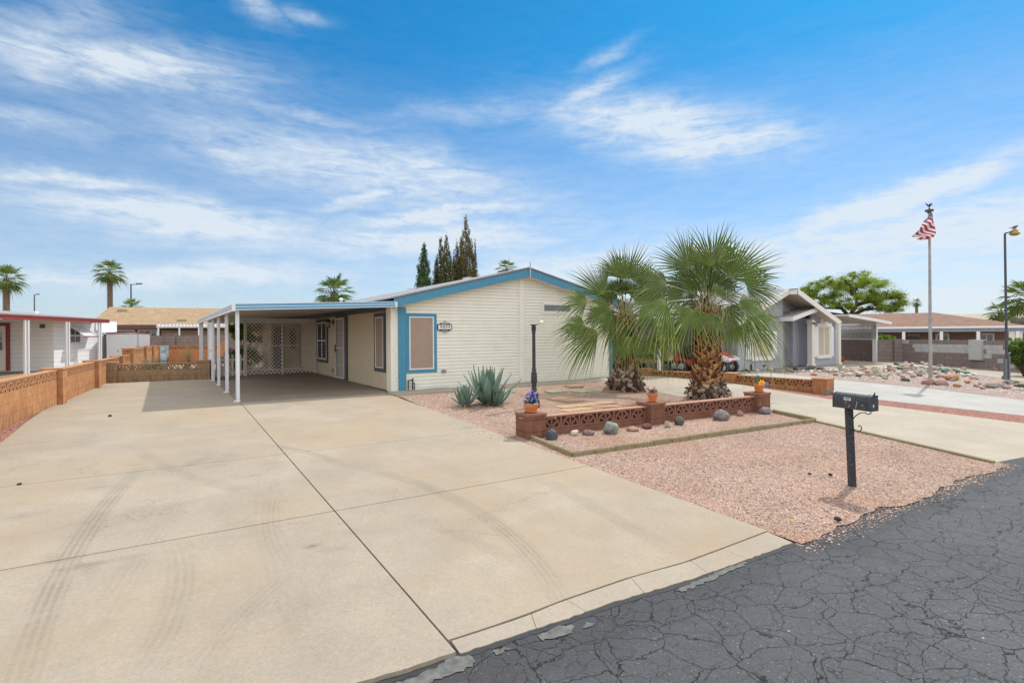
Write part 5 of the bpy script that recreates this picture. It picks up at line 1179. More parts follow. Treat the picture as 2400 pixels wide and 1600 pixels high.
# neighbour's left side cover and golf carts
pc_=hthing('patio_cover','flat white patio cover on posts over the golf carts behind the palms','carport','neighbour carports')
b=MB(); b.box(10.0,14.3,-1.0,5.0,2.35,2.45); b.build('roof_panel',M['ceil'],pc_)
b=MB(); b.box(9.98,10.02,-1.0,5.0,2.3,2.47); b.box(10.0,14.3,-1.04,-1.0,2.3,2.47); b.build('fascia',M['white'],pc_)
wp=G(1545,880); wu=uv(wp)
for (a,c) in ((wu[0],wu[1]),(10.1,4.6)):
    b=MB(); b.box(a-.05,a+.05,c-.05,c+.05,-.05,2.35); b.build('post',M['white'],pc_,bevel=.005)
def golf_cart(loc,rz,label,body,hood,seatc):
    t=thing('golf_cart',label,'golf cart',loc,rz,'golf carts beside the grey house')
    # local x forward
    bp=plain('cart_paint_'+str(len(D.materials)),body,.35,bump=.0,var=.06); blk=M['black']; wh=M['whitemetal']
    b=MB(); b.prism([(.35,-.52,.30),(.42,-.52,.48),(-.75,-.52,.52),(-.95,-.52,.78),(-1.05,-.52,.75),(-1.05,-.52,.42),(-.78,-.52,.30)][::-1],(0,1.04,0)); b.build('body',bp,t,bevel=.03)
    b=MB(); b.prism([(.55,-.46,.40),(1.12,-.46,.42),(1.10,-.46,.60),(.62,-.46,.86),(.5,-.46,.84)][::-1],(0,.92,0)); b.build('hood',plain('cart_hood_'+str(len(D.materials)),hood,.3,bump=0,var=.05),t,bevel=.04)
    b=MB(); b.box(-.2,.55,-.46,.46,.28,.34); b.build('floor_pan',blk,t)
    b=MB(); b.box(1.05,1.22,-.56,.56,.50,.57); b.build('bumper',wh,t,bevel=.02)
    for sy in (-1,1):
        for xx in (-.68,.97):
            b=MB(); pr=[(.10,-.09),(.20,-.10),(.235,-.06),(.24,0),(.235,.06),(.20,.10),(.10,.09)]; vs=[]
            b.lathe([(r,z) for r,z in pr],n=20); w=b.build('wheel',plain('tyre_rubber',(.018,.018,.018),.8),t,smooth=True,ang=40); w.location=(xx,sy*.47,.235); w.rotation_euler=(R(90),0,0)
            b=MB(); b.lathe([(.02,-.10),(.12,-.095),(.13,-.105),(.13,-.085),(.01,-.085)],n=16); b.lathe([(.02,.10),(.12,.095),(.13,.105),(.13,.085),(.01,.085)],n=16); b.build('rim',plain('steel_rim',(.45,.45,.45),.35,metal=.6),w)
        b=MB(); b.tube([(.62,sy*.44,.86),(.42,sy*.44,1.82)],.018,6); b.tube([(-.62,sy*.44,.7),(-.7,sy*.44,1.82)],.018,6); b.build('roof_strut',M['slate'],t)
        b=MB(); b.prism([(.74,sy*.5,.44)]+[(.97+.30*math.cos(PI-PI*k/8),sy*.5,.40+.27*math.sin(PI*k/8)) for k in range(1,8)]+[(1.2,sy*.5,.44)],(0,-sy*.08,0)); b.build('fender',wh,t)
    b=MB(); b.tube([(.97,-.4,.235),(.97,.4,.235)],.03,8); b.tube([(.75,0,.3),(.97,0,.235)],.05,8); b.tube([(-.68,-.4,.235),(-.68,.4,.235)],.04,8); b.build('axle',wh,t)
    b=MB(); b.prism([(-.78,-.48,1.80),(.55,-.48,1.80),(.55,.48,1.80),(-.78,.48,1.80)],(0,0,.06)); b.build('roof',plain('cart_roof',seatc,.5),t,bevel=.02)
    b=MB(); b.prism([(.62,-.43,.87),(.62,.43,.87),(.52,.43,1.25),(.52,-.43,1.25)],(.01,0,0)); b.build('windshield',plain('grey_windshield',(.32,.37,.42),.15,bump=0),t)
    b=MB(); b.box(-.55,-.05,-.48,.48,.56,.66); b.build('seat',plain('cart_seat',(.04,.035,.03),.6),t,bevel=.03)
    b=MB(); b.box(-.62,-.52,-.48,.48,.70,1.05); b.build('seat_back',plain('cart_seat2',(.04,.035,.03),.6),t,bevel=.03)
    b=MB(); b.tube([(.45,.2,.8),(.25,.2,.98)],.015,6); b.tube([(.2+.0,.2+.16*math.cos(a),.98+.14*math.sin(a)) for a in np.linspace(0,2*PI,13)],.012,5); b.build('steering_wheel',blk,t)
    for sy in (-.22,.22):
        b=MB(); b.tube([(1.08,sy,.55),(1.14,sy,.55)],.05,10); b.build('headlight',plain('headlight_glass',(.5,.5,.48),.2),t)
    return t
h_=np.array([.75,-.66]); h_/=np.linalg.norm(h_); c_=np.array([8.4,21.25])-h_*.97
golf_cart((c_[0],c_[1],gz(*c_)),math.atan2(h_[1],h_[0]),'red golf cart with a grey windshield parked beside the grey house',(.42,.045,.035),(.50,.06,.05),(.2,.2,.2))
c_=V2(at(1532,862,23.2)); golf_cart((c_[0],c_[1],0),math.atan2(h_[1],h_[0])+.25,'tan golf cart parked behind the white post',(.42,.29,.17),(.42,.29,.17),(.4,.3,.2))
# red clay pipe by the bay
p=G(1960,848); t=thing('clay_planter','long rusty red clay trough lying at the corner of the grey house','planter',(p[0],p[1],p[2]),HA)
b=MB(); b.tube([(-.5,0,.12),(-.2,0,.16),(.5,0,.16),(.68,0,.14),(.76,0,.12)],[.06,.13,.15,.14,.06],12); b.build('trough',plain('rusty_red_clay',(.36,.07,.035),.6,var=.2),t,smooth=True)
b=MB(); b.tube([(-.3,.02,.24),(-.05,0,.33),(.2,0,.31)],[.05,.06,.02],8); b.build('handle_lump',M['slate'],t)
# ---- brown roofed house behind the grey wall
brr=shingle('brown_shingles',(.28,.17,.12),(.20,.12,.09),.35,.16)
P,Q=V2(at(1962,770,41)),V2(at(2425,770,35.5)); L=float(np.linalg.norm(Q-P))
bh=thing('brown_roofed_house','low house with a brown shingle roof and a white posted porch behind the grey wall','house',(P[0],P[1],-.6),math.atan2(*(Q-P)[::-1]))
def blx(px): r=ray(px,780); d=(Q-P)/L; n=np.array([-d[1],d[0]]); k=(P@n)/(r[:2]@n); return float((r[:2]*k-P)@d)
ze=2.42; zr_=3.62; dp=6.5; Lr=blx(2420)
b=MB(); b.face([(-4,0,ze),(L,0,ze),(L-4.3,dp,zr_),(-1,dp,zr_)]); b.face([(L,2*dp,ze),(-4,2*dp,ze),(-1,dp,zr_),(L-4.3,dp,zr_)]); b.face([(-4,0,ze),(-1,dp,zr_),(-4,2*dp,ze)]); b.face([(L,0,ze),(L,2*dp,ze),(L-4.3,dp,zr_)]); b.face([(-4,0,ze-.02),(-4,2*dp,ze-.02),(L,2*dp,ze-.02),(L,0,ze-.02)]); b.build('roof',brr,bh)
b=MB(); b.box(-3,L-.8,2.2,2*dp-.5,0,ze); b.build('wall',plain('tan_brown_wall',(.22,.155,.115),.85),bh)
b=MB(); b.box(-4,L+.02,-.05,0,2.34,2.48); b.build('gutter',M['white'],bh)
b=MB(); b.box(-4,L,.05,.15,2.10,2.33); b.build('porch_beam',plain('blue_grey_beam',(.22,.25,.30),.5),bh)
for px in (2118,2206.5,2293,2385): x=blx(px); b=MB(); b.box(x-.09,x+.09,.02,.2,0,2.12); b.build('porch_post',M['white'],bh)
def blw(px): return blx(px)*1.02
for a,c,m_ in ((2132,2162,'glass'),(2062,2095,'glass')): b=MB(); b.box(blw(a),blw(c),2.14,2.2,.1,1.95); b.build('door',M[m_],bh)
for a,c in ((2200,2233),(2305,2342)):
    window(bh,'u',blw(a),blw(c),.9,1.98,2.2,-1,M['white'],.06,M['white'],.03,M['teal'],mull=[('v',(blw(a)+blw(c))/2,.04)])
b=MB(); x=blx(2026); b.lathe([(.3,0),(.32,.12),(.2,.22),(.01,.25)],(x,3.2,ze+(zr_-ze)*.49),12); b.build('roof_vent',M['white'],bh)
# pale house at far right with dishes
P3,Q3=V2(at(2290,775,52)),V2(at(2470,775,50)); L3=float(np.linalg.norm(Q3-P3))
ph=thing('pale_roofed_house','pale roofed white house behind the brown roof at the right edge','house',(P3[0],P3[1],-.6),math.atan2(*(Q3-P3)[::-1]))
b=MB(); b.face([(-2,0,2.4),(L3,0,2.4),(L3,5,3.9),(-.5,5,3.9)]); b.face([(-2,0,2.4),(-.5,5,3.9),(-2,8,2.4)]); b.face([(L3,8,2.4),(-2,8,2.4),(-.5,5,3.9),(L3,5,3.9)]); b.build('roof',shingle('pale_shingles',(.5,.43,.36),(.43,.37,.31)),ph)
b=MB(); b.box(-1.5,L3,.5,8,0,2.4); b.build('wall',M['white'],ph); b=MB(); b.box(3.7,4.5,.4,.5,1.3,1.9); b.build('window',M['glass'],ph)
for px,lab in ((2379.5,'left one of two dark satellite dishes on the pale roof'),(2398,'right one of two dark satellite dishes on the pale roof')):
    p=at(px,753,46); t=thing('satellite_dish',lab,'satellite dish',(p[0],p[1],p[2]-.6),R(180),'satellite dishes')
    b=MB(); b.tube([(0,0,-.9),(0,0,.45)],.03,6); b.build('mast',M['slate'],t)
    b=MB(); vs=[];fs=[]
    for k in range(6):
        for j in range(18): r=k/5*.42; a=2*PI*j/18; vs.append((r*1.15*math.cos(a),-.12*(k/5)**2+.15,.6+r*.85*math.sin(a)))
    for k in range(5):
        for j in range(18): a=k*18+j; c=k*18+(j+1)%18; fs.append((a,c,c+18,a+18))
    b.raw(vs,fs); b.build('dish',plain('dark_dish',(.07,.075,.08),.5),t,recalc=False)
# ---- flag pole
fp=G(2181,897); FZ=at(2178,500,fp[1])[2]-fp[2]
t=thing('flagpole','tall tapered grey flagpole with an eagle finial in the rock bed','flagpole',tuple(fp))
b=MB(); lx=at(2178,502,fp[1])[0]-fp[0]; b.tube([(0,0,-.1),(lx*.12,0,.9),(lx*.3,0,1.9),(lx*.7,0,FZ*.7),(lx,0,FZ)],[.060,.056,.05,.04,.033],8); b.build('pole',plain('weathered_pole',(.32,.31,.30),.6,var=.3,scale=3,dirt=((.5,.5,.5,1),2,.4)),t)
b=MB(); z=FZ; b.lathe([(.06,0),(.06,.05),(.12,.06),(.13,.12),(.07,.14),(.03,.15),(.015,.19)],(lx,0,z),10)
b.build('truck',plain('bronze_cap',(.09,.07,.045),.5),t)
b=MB(); z=FZ+.19; b.tube([(lx-.01,0,z),(lx,0,z+.07),(lx+.01,-.02,z+.13)],[.012,.035,.02],7); b.lathe([(.001,0),(.018,.015),(.001,.035)],(lx+.015,-.03,z+.13),6)
for sg in (-1,1): b.prism([(lx,0,z+.07),(lx+sg*.07,0,z+.13),(lx+sg*.125,0,z+.17),(lx+sg*.10,0,z+.11),(lx+sg*.05,0,z+.05)],(0,.015,0))
b.build('eagle_finial',M['black'],t)
# flag: cloth hanging from the pole top, stripes slanting down to the right
fl=thing('flag','limp United States flag with red and white stripes drooping from the flagpole','flag',tuple(at(2178,505,fp[1]-.12)))
o0=at(2178,505,fp[1]-.12)
kf=310/2352.
Lp=[(662,215),(625,310),(565,370),(500,430),(455,490),(425,555),(382,625),(378,642)]
Rp=[(700,235),(738,372),(755,492),(738,585),(705,650),(640,688),(530,694),(500,690)]
NR,NC=70,20
def lerp(Ls,t): x=t*(len(Ls)-1); i=min(int(x),len(Ls)-2); f=x-i; return (Ls[i][0]*(1-f)+Ls[i+1][0]*f,Ls[i][1]*(1-f)+Ls[i+1][1]*f)
vs=[]
for i in range(NR+1):
    a=lerp(Lp,i/NR); c=lerp(Rp,i/NR)
    for j in range(NC+1):
        s=j/NC; x=a[0]*(1-s)+c[0]*s; y=a[1]*(1-s)+c[1]*s+ 6*math.sin(PI*s)*(i/NR)
        w3=at(2090+x*kf,470+y*kf,fp[1]-.12)-o0; w3[1]+=.10*math.sin(s*7+i*.12)*(.3+i/NR)-.05; vs.append(tuple(w3))
def quads(sel): return [(i*(NC+1)+j,i*(NC+1)+j+1,(i+1)*(NC+1)+j+1,(i+1)*(NC+1)+j) for i in range(NR) for j in range(NC) if sel(i,j)]
fr_=plain('flag_red',(.42,.02,.03),.8,bump=.1); fw_=plain('flag_white',(.72,.72,.74),.8,bump=.1); fb_=plain('flag_blue',(.04,.10,.24),.8,bump=.1)
def isb(i,j): return (i<7) or (i<24 and j<4-(i-7)*.2)
def stripe(i): f=((i+.5)/NR*7)%1; return f<.26 or f>.76
b=MB(); b.raw(vs,quads(lambda i,j:not isb(i,j) and stripe(i))); b.build('red_stripes',fr_,fl,recalc=False)
b=MB(); b.raw(vs,quads(lambda i,j:not isb(i,j) and not stripe(i))); b.build('white_stripes',fw_,fl,recalc=False)
b=MB(); b.raw(vs,quads(isb)); cn=b.build('canton',fb_,fl,recalc=False)
b=MB(); rnd=random.Random(8)
for i in range(1,16,2):
    for j in range(1,NC if i<7 else 3,3):
        v=Vector(vs[i*(NC+1)+j]); r=.016; b.face([(v.x+(r if k%2==0 else r*.4)*math.sin(PI*k/5),v.y-.012,v.z+(r if k%2==0 else r*.4)*math.cos(PI*k/5)) for k in range(10)])
b.build('star',fw_,cn,recalc=False)
for ob in fl.children:
    m_=ob.modifiers.new('cloth','SOLIDIFY'); m_.thickness=.004
# ---- street lamp with a bird
sp_=G(2360,888); HL=at(2356,546,sp_[1])[2]-sp_[2]
t=thing('yard_lamp','tall thin dark lamp pole with a hooked arm and small amber lantern','street lamp',tuple(sp_))
lx=at(2355,548,sp_[1])[0]-sp_[0]
b=MB(); b.tube([(0,0,0),(lx*.5,0,HL*.5),(lx,0,HL-.05),(lx+.03,0,HL),(lx+.15,0,HL+.03),(lx+.32,0,HL+.05)],[.045,.04,.035,.03,.028,.025],8); b.build('pole',plain('dark_steel_pole',(.05,.055,.07),.5),t)
b=MB(); b.box(-.09,-.03,-.05,.05,-.05,.75); b.box(.03,.09,-.05,.05,-.05,.85); b.box(-.15,-.06,-.06,.06,-.05,.12); b.build('pole_bracket',plain('steel_channel',(.14,.16,.18),.5),t)
b=MB(); c=(lx+.36,0,HL-.10); b.lathe([(.08,0),(.16,.05),(.17,.08),(.11,.14),(.10,.2),(.05,.24),(.05,.28)],c,10); b.build('lantern',plain('amber_lantern',(.36,.25,.06),.4),t)
bd=thing('bird','small grey bird perched on top of the yard lamp lantern','bird',(sp_[0]+lx+.36,sp_[1],sp_[2]+HL+.18))
b=MB(); b.tube([(-.20,0,.0),(-.08,0,.015),(-.03,0,.03),(.03,0,.045),(.08,0,.065),(.11,0,.085),(.135,0,.08),(.15,0,.075)],[.008,.02,.042,.048,.035,.026,.012,.003],9); b.tube([(0,.015,-.0),(0,.015,-.03)],.005,4); b.tube([(0,-.015,0),(0,-.015,-.03)],.005,4); b.build('body',plain('grey_feathers',(.10,.09,.08),.8),bd,smooth=True)
# ---- stones of the rock bed, single pieces
rnd=random.Random(12)
bedpoly=[uv(G(*p)) for p in ((1872,874),(1960,862),(2050,858),(2130,856),(2240,866),(2312,884),(2400,902),(2400,925),(2175,902),(1940,882),(1868,876))]
def pin(poly,x,y):
    c=False;j=len(poly)-1
    for i in range(len(poly)):
        if (poly[i][1]>y)!=(poly[j][1]>y) and x<(poly[j][0]-poly[i][0])*(y-poly[i][1])/(poly[j][1]-poly[i][1])+poly[i][0]: c=not c
        j=i
    return c
RC={'white':((.66,.62,.56),(.45,.39,.33)),'grey':((.22,.21,.19),(.12,.12,.10)),'green':((.13,.33,.26),(.08,.15,.11)),'orange':((.46,.22,.10),(.32,.19,.12)),'pink':((.42,.27,.22),(.28,.18,.15)),'dark':((.10,.11,.09),(.06,.06,.05)),'tan':((.40,.30,.21),(.25,.19,.14))}
rms={k:rockmat('bed_rock_'+k,*v) for k,v in RC.items()}
meshes={k:[] for k in RC}
for k in RC:
    for i in range(3):
        me=noise_rock(900+i+hash(k)%1 +ord(k[0])*7+i*13,1,.85,.62,.3,2,True); me.materials.append(rms[k]); meshes[k].append(me)
def addrock(px,py,size,kind,label,grp='loose rocks in the neighbour rock bed',dz=.0):
    p=G(px,py); o=D.objects.new('rock',rnd.choice(meshes[kind])); COL.objects.link(o); s=size*rnd.uniform(.9,1.1)
    o.scale=(s,s*rnd.uniform(.7,1),s*rnd.uniform(.7,1)); o.location=(p[0],p[1],p[2]+s*.25+dz); o.rotation_euler=(rnd.uniform(-.3,.3),rnd.uniform(-.3,.3),rnd.uniform(0,6.28)); tag(o,label,'rock',grp)
big=[(2118,868,.33,'orange','large orange boulder near the middle of the rock bed'),(2138,864,.34,'white','large white boulder behind the orange one in the rock bed'),(2232,890,.42,'orange','broad orange tan boulder right of the flagpole base'),(2152,850,.36,'green','big turquoise green rock at the top of the pile'),
 (2183,899,.0,'pink',''),(2180,900,.40,'pink','long pink brown slab at the flagpole foot'),(2205,902,.28,'pink','smaller pink slab right of the flagpole foot'),(1901,866,.32,'dark','dark green black boulder near the bay, left of two'),(1925,869,.30,'dark','dark green black boulder near the bay, right of two'),
 (2123,893,.2,'dark','blue grey rock left of the flagpole base'),(2242,906,.2,'orange','round orange rock at the front right of the pile'),(2268,897,.2,'orange','rusty orange rock at the right end of the pile'),(2255,876,.34,'green','pale turquoise rock right of the flagpole'),(2216,872,.3,'green','turquoise rock just behind the flagpole to the right'),
 (2057,867,.3,'white','white boulder in the left half of the rock bed'),(2082,868,.28,'white','pale boulder in the middle left of the rock bed'),(2230,868,.26,'dark','dark rock among the turquoise ones'),(1908,879,.16,'orange','small orange rock at the left end of the rock bed'),(2203,866,.2,'green','small turquoise rock near the flagpole'),(2258,866,.2,'orange','orange rock behind the turquoise ones'),(2172,872,.2,'green','turquoise rock touching the left of the flagpole'),
 (2287,888,.15,'green','small teal rock at the far right of the pile')]
for px,py,s,k,l in big:
    if s: addrock(px,py,s*.8,k,l,'large rocks of the neighbour rock bed')
Z0=[(2010,872,70,8),(2090,876,90,9),(2160,868,70,10),(2230,876,60,9),(1950,871,50,5)]
LM=[(2118,868,'large orange boulder'),(2180,900,'flagpole foot'),(2232,890,'broad orange tan boulder'),(2152,850,'top turquoise rock'),(1912,867,'two dark boulders'),(2057,867,'left white boulder'),(2082,868,'pale middle boulder'),(2255,876,'pale turquoise rock'),(1950,880,'left end of the bed'),(2000,878,'left half of the bed'),(2030,892,'front edge of the left half'),(2110,893,'blue grey rock'),(2268,897,'rusty right end rock'),(2140,882,'middle of the bed')]
used={}
def rlabel(px,py,k,s):
    cw={'white':'whitish','grey':'grey','green':'turquoise','orange':'orange','pink':'pinkish','dark':'dark','tan':'tan'}[k]
    for x,y,nm in sorted(LM,key=lambda l:((l[0]-px)/2)**2+((l[1]-py)*2)**2):
        dr=('left of' if px<x else 'right of') if abs(px-x)>abs(py-y)*3 else ('behind' if py<y else 'in front of')
        for sw in (['tiny','small'] if s<.10 else ['medium','fair-sized']):
            l='%s %s loose rock %s the %s'%(sw,cw,dr,nm)
            if l not in used: used[l]=1; return l
    return l
n=0
while n<215:
    cx,cy,sx,sy=rnd.choice(Z0); px,py=rnd.gauss(cx,sx*.6),rnd.gauss(cy,sy*.75)
    q=uv(G(px,py))
    if not pin(bedpoly,*q): continue
    k=rnd.choices(['white','grey','green','orange','pink','dark','tan'],[9,2.5,2.2 if px>2100 and py<876 else .3,.9,2.4,1.0,2.0])[0]
    sz_=rnd.uniform(.05,.15); addrock(px,py,sz_,k,rlabel(px,py,k,sz_),dz=.22*math.exp(-((px-2150)/70)**2-((py-862)/12)**2)); n+=1
for i in range(24): addrock(1745+i*6+rnd.uniform(-2,2),rnd.uniform(866,874),rnd.uniform(.06,.16),rnd.choice(['white','grey','tan','dark']),'stone along the grey house base, %s from the left in the %s half'%(ORD[i%12],('left','right')[i//12]),'rocks along the grey house')
for i in range(17): addrock(2290+i*6.4+rnd.uniform(-2,2),rnd.uniform(896,912),rnd.uniform(.08,.16),rnd.choice(['pink','pink','grey','dark']),'flat stone near the yard lamp, %s from the left in the strewn line'%ORD[i],'stones near the yard lamp')
addrock(2332,866,.26,'pink','reddish rock at the foot of the grey wall behind the lamp','rocks along the grey wall'); addrock(2382,868,.22,'pink','reddish rock under the shrub at the right edge','rocks along the grey wall')
addrock(1944,924,.2,'grey','grey upright rock beside the low breeze wall end','rocks at the breeze wall end'); addrock(1962,926,.16,'white','pale rock behind the mailbox','rocks at the breeze wall end')
o=pebbles('bed_gravel',6000,bedpoly,.015,.04,[(.32,.23,.2),(.5,.42,.37),(.42,.3,.25),(.6,.55,.5),(.25,.2,.18)],9,-.006); tag(o,'pale gravel of the neighbour rock bed','gravel')
# ================================================================ vegetation
palm_green=leafmat('fan_palm_leaf',[(0,(.19,.25,.04)),(.1,(.055,.095,.010)),(.7,(.072,.118,.024)),(.9,(.28,.29,.11)),(1,(.52,.44,.24))],.4,.2,nv=.62,edge=(.38,.46,.21,1))
palm_dry=leafmat('dry_palm_leaf',[(0,(.24,.19,.09)),(1,(.44,.38,.22))],.7,.1,nv=.4)
palm_far=leafmat('far_palm_leaf',[(0,(.12,.16,.05)),(.8,(.12,.18,.05)),(1,(.28,.28,.12))],.5,.35,nv=.5)
def fan(hub,d,nrm,Rd,rnd,n=46,span=R(215),droop=.25,dead=0.,fold=.35,stiff=1.,tint=None):
    """fan leaf: n pleated blades from a hub; returns verts,faces,attrs"""
    hub=Vector(hub); d=Vector(d).normalized(); nrm=Vector(nrm); nrm=(nrm-d*nrm.dot(d)).normalized(); s=nrm.cross(d)
    vs=[];fs=[];at_=[]; tint=rnd.random() if tint is None else tint
    st=(0.03,.3,.52,.72,.88,1.)
    for i in range(n):
        th=-span/2+span*i/(n-1)+rnd.uniform(-.012,.012); dth=span/(n-1)
        L=Rd*(.70+.30*math.cos(th*.75))*rnd.uniform(.86,1.05)*(.93+.07*math.sin(th*5+tint*20))
        bend=rnd.uniform(.5,1.5)*droop; tw=rnd.uniform(-.08,.08); dry=rnd.random()<.08; bend=bend*(1.8 if rnd.random()<.12 else 1); m=len(vs); rt=min(1,max(0,tint*.7+rnd.random()*.3))
        for k in st:
            r=L*k; a=th+tw*max(0,k-.5); kk=k if not(dry and k>.5) else max(k,.92)
            c=hub+(d*math.cos(a)+s*math.sin(a))*r
            c-=nrm*(fold*Rd*(1-math.cos(th*.8))*k*.5) # cupped
            f=max(0,k-.42); c+=Vector((0,0,-1))*(bend*L*f*f*1.6); c-=nrm*(.10*L*f*rnd.uniform(-1,1.2)*(1/stiff))
            w=min(r,L*.46)*math.tan(dth/2)*1.04
            w*=1 if k<=.3 else (.86 if k<=.52 else max(.04,(1-k)/.48)**.9*.66)
            sd=(s*math.cos(a)-d*math.sin(a))
            vs+=[c-sd*w+nrm*w*.35,c-nrm*w*.45,c+sd*w+nrm*w*.35]; at_+=[(kk,rt,1),(kk,rt,0),(kk,rt,1)]
        q=len(st)
        for j in range(q-1):
            for e in (0,1): a=m+j*3+e; fs.append((a,a+1,a+4,a+3))
    return vs,fs,at_
def stalk(vs,fs,at_,p,q,w,sag=.0,rt=.3):
    p=Vector(p);q=Vector(q); m=len(vs); K=6
    for k in range(K+1):
        s=k/K; c=p.lerp(q,s)+Vector((0,0,1))*(sag*math.sin(PI*s)); d=(q-p).normalized(); sd=d.cross(Vector((0,0,1)));
        if sd.length<.05: sd=Vector((1,0,0))
        sd.normalize(); ww=w*(1-.5*s); up=sd.cross(d); vs+=[c-sd*ww,c+up*ww*.7,c+sd*ww,c-up*ww*.7]; at_+=[(.12,rt*.6,0)]*4
    for k in range(K):
        for e in range(4): a=m+k*4+e;c=m+k*4+(e+1)%4; fs.append((a,c,c+4,a+4))
def trunk_boots(t,H,prof,seed,n_rows,mat_top,lean=(0,0),size=1.,gl=.16):
    """palm trunk clad in old leaf bases; prof(z/H) radius"""
    rnd=random.Random(seed); b=MB(); 
    pts=[(lean[0]*k/10,lean[1]*k/10,H*k/10) for k in range(11)]; b.tube(pts,[prof(k/10)*.80 for k in range(11)],20)
    core=b.build('trunk',mat_top,t,smooth=True)
    vs=[];fs=[];at_=[]
    for r in range(n_rows):
        zf=r/n_rows; nn=int(15+4*size)
        for j in range(nn):
            z=H*(zf+rnd.uniform(-.012,.012)); rad=prof(zf)*.86; a=2*PI*(j+.5*(r%2))/nn+rnd.uniform(-.13,.13)+r*.11
            low=max(0,1-zf*5.5); L=rnd.uniform(.14,.25)*size*(1-.2*low); w=rnd.uniform(.034,.054)*size*(1.05+.35*low)
            out=rnd.uniform(.10,.34)+.35*low; updir=.85-1.9*low*rnd.uniform(.3,1.0) if low>.0 else rnd.uniform(.6,1)
            er=Vector((math.cos(a),math.sin(a),0)); et=Vector((-math.sin(a),math.cos(a),0))
            d=(er*out+Vector((0,0,updir))+et*(1 if (j+r)%2 else -1)*rnd.uniform(.5,1.1)*(1-.5*low)).normalized(); sd=d.cross(er).normalized(); nr=sd.cross(d)
            if nr.dot(er)<0: nr=-nr
            c0=Vector((lean[0]*zf,lean[1]*zf,z))+er*rad*.93; m=len(vs); g=1 if zf<gl+rnd.uniform(-.12,.12) else 0; rt=rnd.random()
            for k,(ww,hh) in enumerate(((1.1,.35),(1.0,.30),(.70,.20),(.28,.08))):
                c=c0+d*L*k/3+nr*(.05*L*math.sin(k))+Vector((0,0,-.015*k*k*low)); W_=w*ww; Hh=w*hh
                vs+=[c-sd*W_,c+nr*Hh,c+sd*W_,c-nr*Hh*.5]; at_+=[(k/3,rt,g+rnd.uniform(-.1,.1))]*4
            for k in range(3):
                for e in range(4): x=m+k*4+e;y=m+k*4+(e+1)%4; fs.append((x,y,y+4,x+4))
            fs.append((m+12,m+13,m+14,m+15))
    mt,nn_,bb=base('leaf_base_husk',(.2,.1,.05),.8,spec=.2); A_=nn_.new('ShaderNodeAttribute',attribute_name='t'); s_=nn_.sep(A_.outputs['Vector'])
    c1=nn_.ramp(s_[1],[(0,(.07,.03,.015)),(.35,(.20,.085,.035)),(.7,(.36,.165,.055)),(1,(.46,.27,.13))]); c2=nn_.ramp(s_[1],[(0,(.09,.06,.05)),(.5,(.25,.19,.155)),(1,(.46,.40,.33))])
    col=nn_.mix(nn_.math('MINIMUM',nn_.math('MAXIMUM',s_[2],0),1),c1,c2); o=OC(nn_)
    col=nn_.vm('SCALE',col,sc=nn_.rng(nn_.noise(nn_.mapping(o,sc=(1,1,.3)),60,4,.7),.3,.7,.6,1.3)); nn_.set(bb.inputs['Base Color'],col); nn_.set(bb.inputs['Normal'],nn_.bump(nn_.noise(o,90,4,.7),.5,.01))
    attrmesh('leaf_bases',vs,fs,at_,mt,t); return core
bark=plain('palm_core',(.07,.035,.02),.95,var=.4,scale=20,bump=.5)
s5=620/2025.
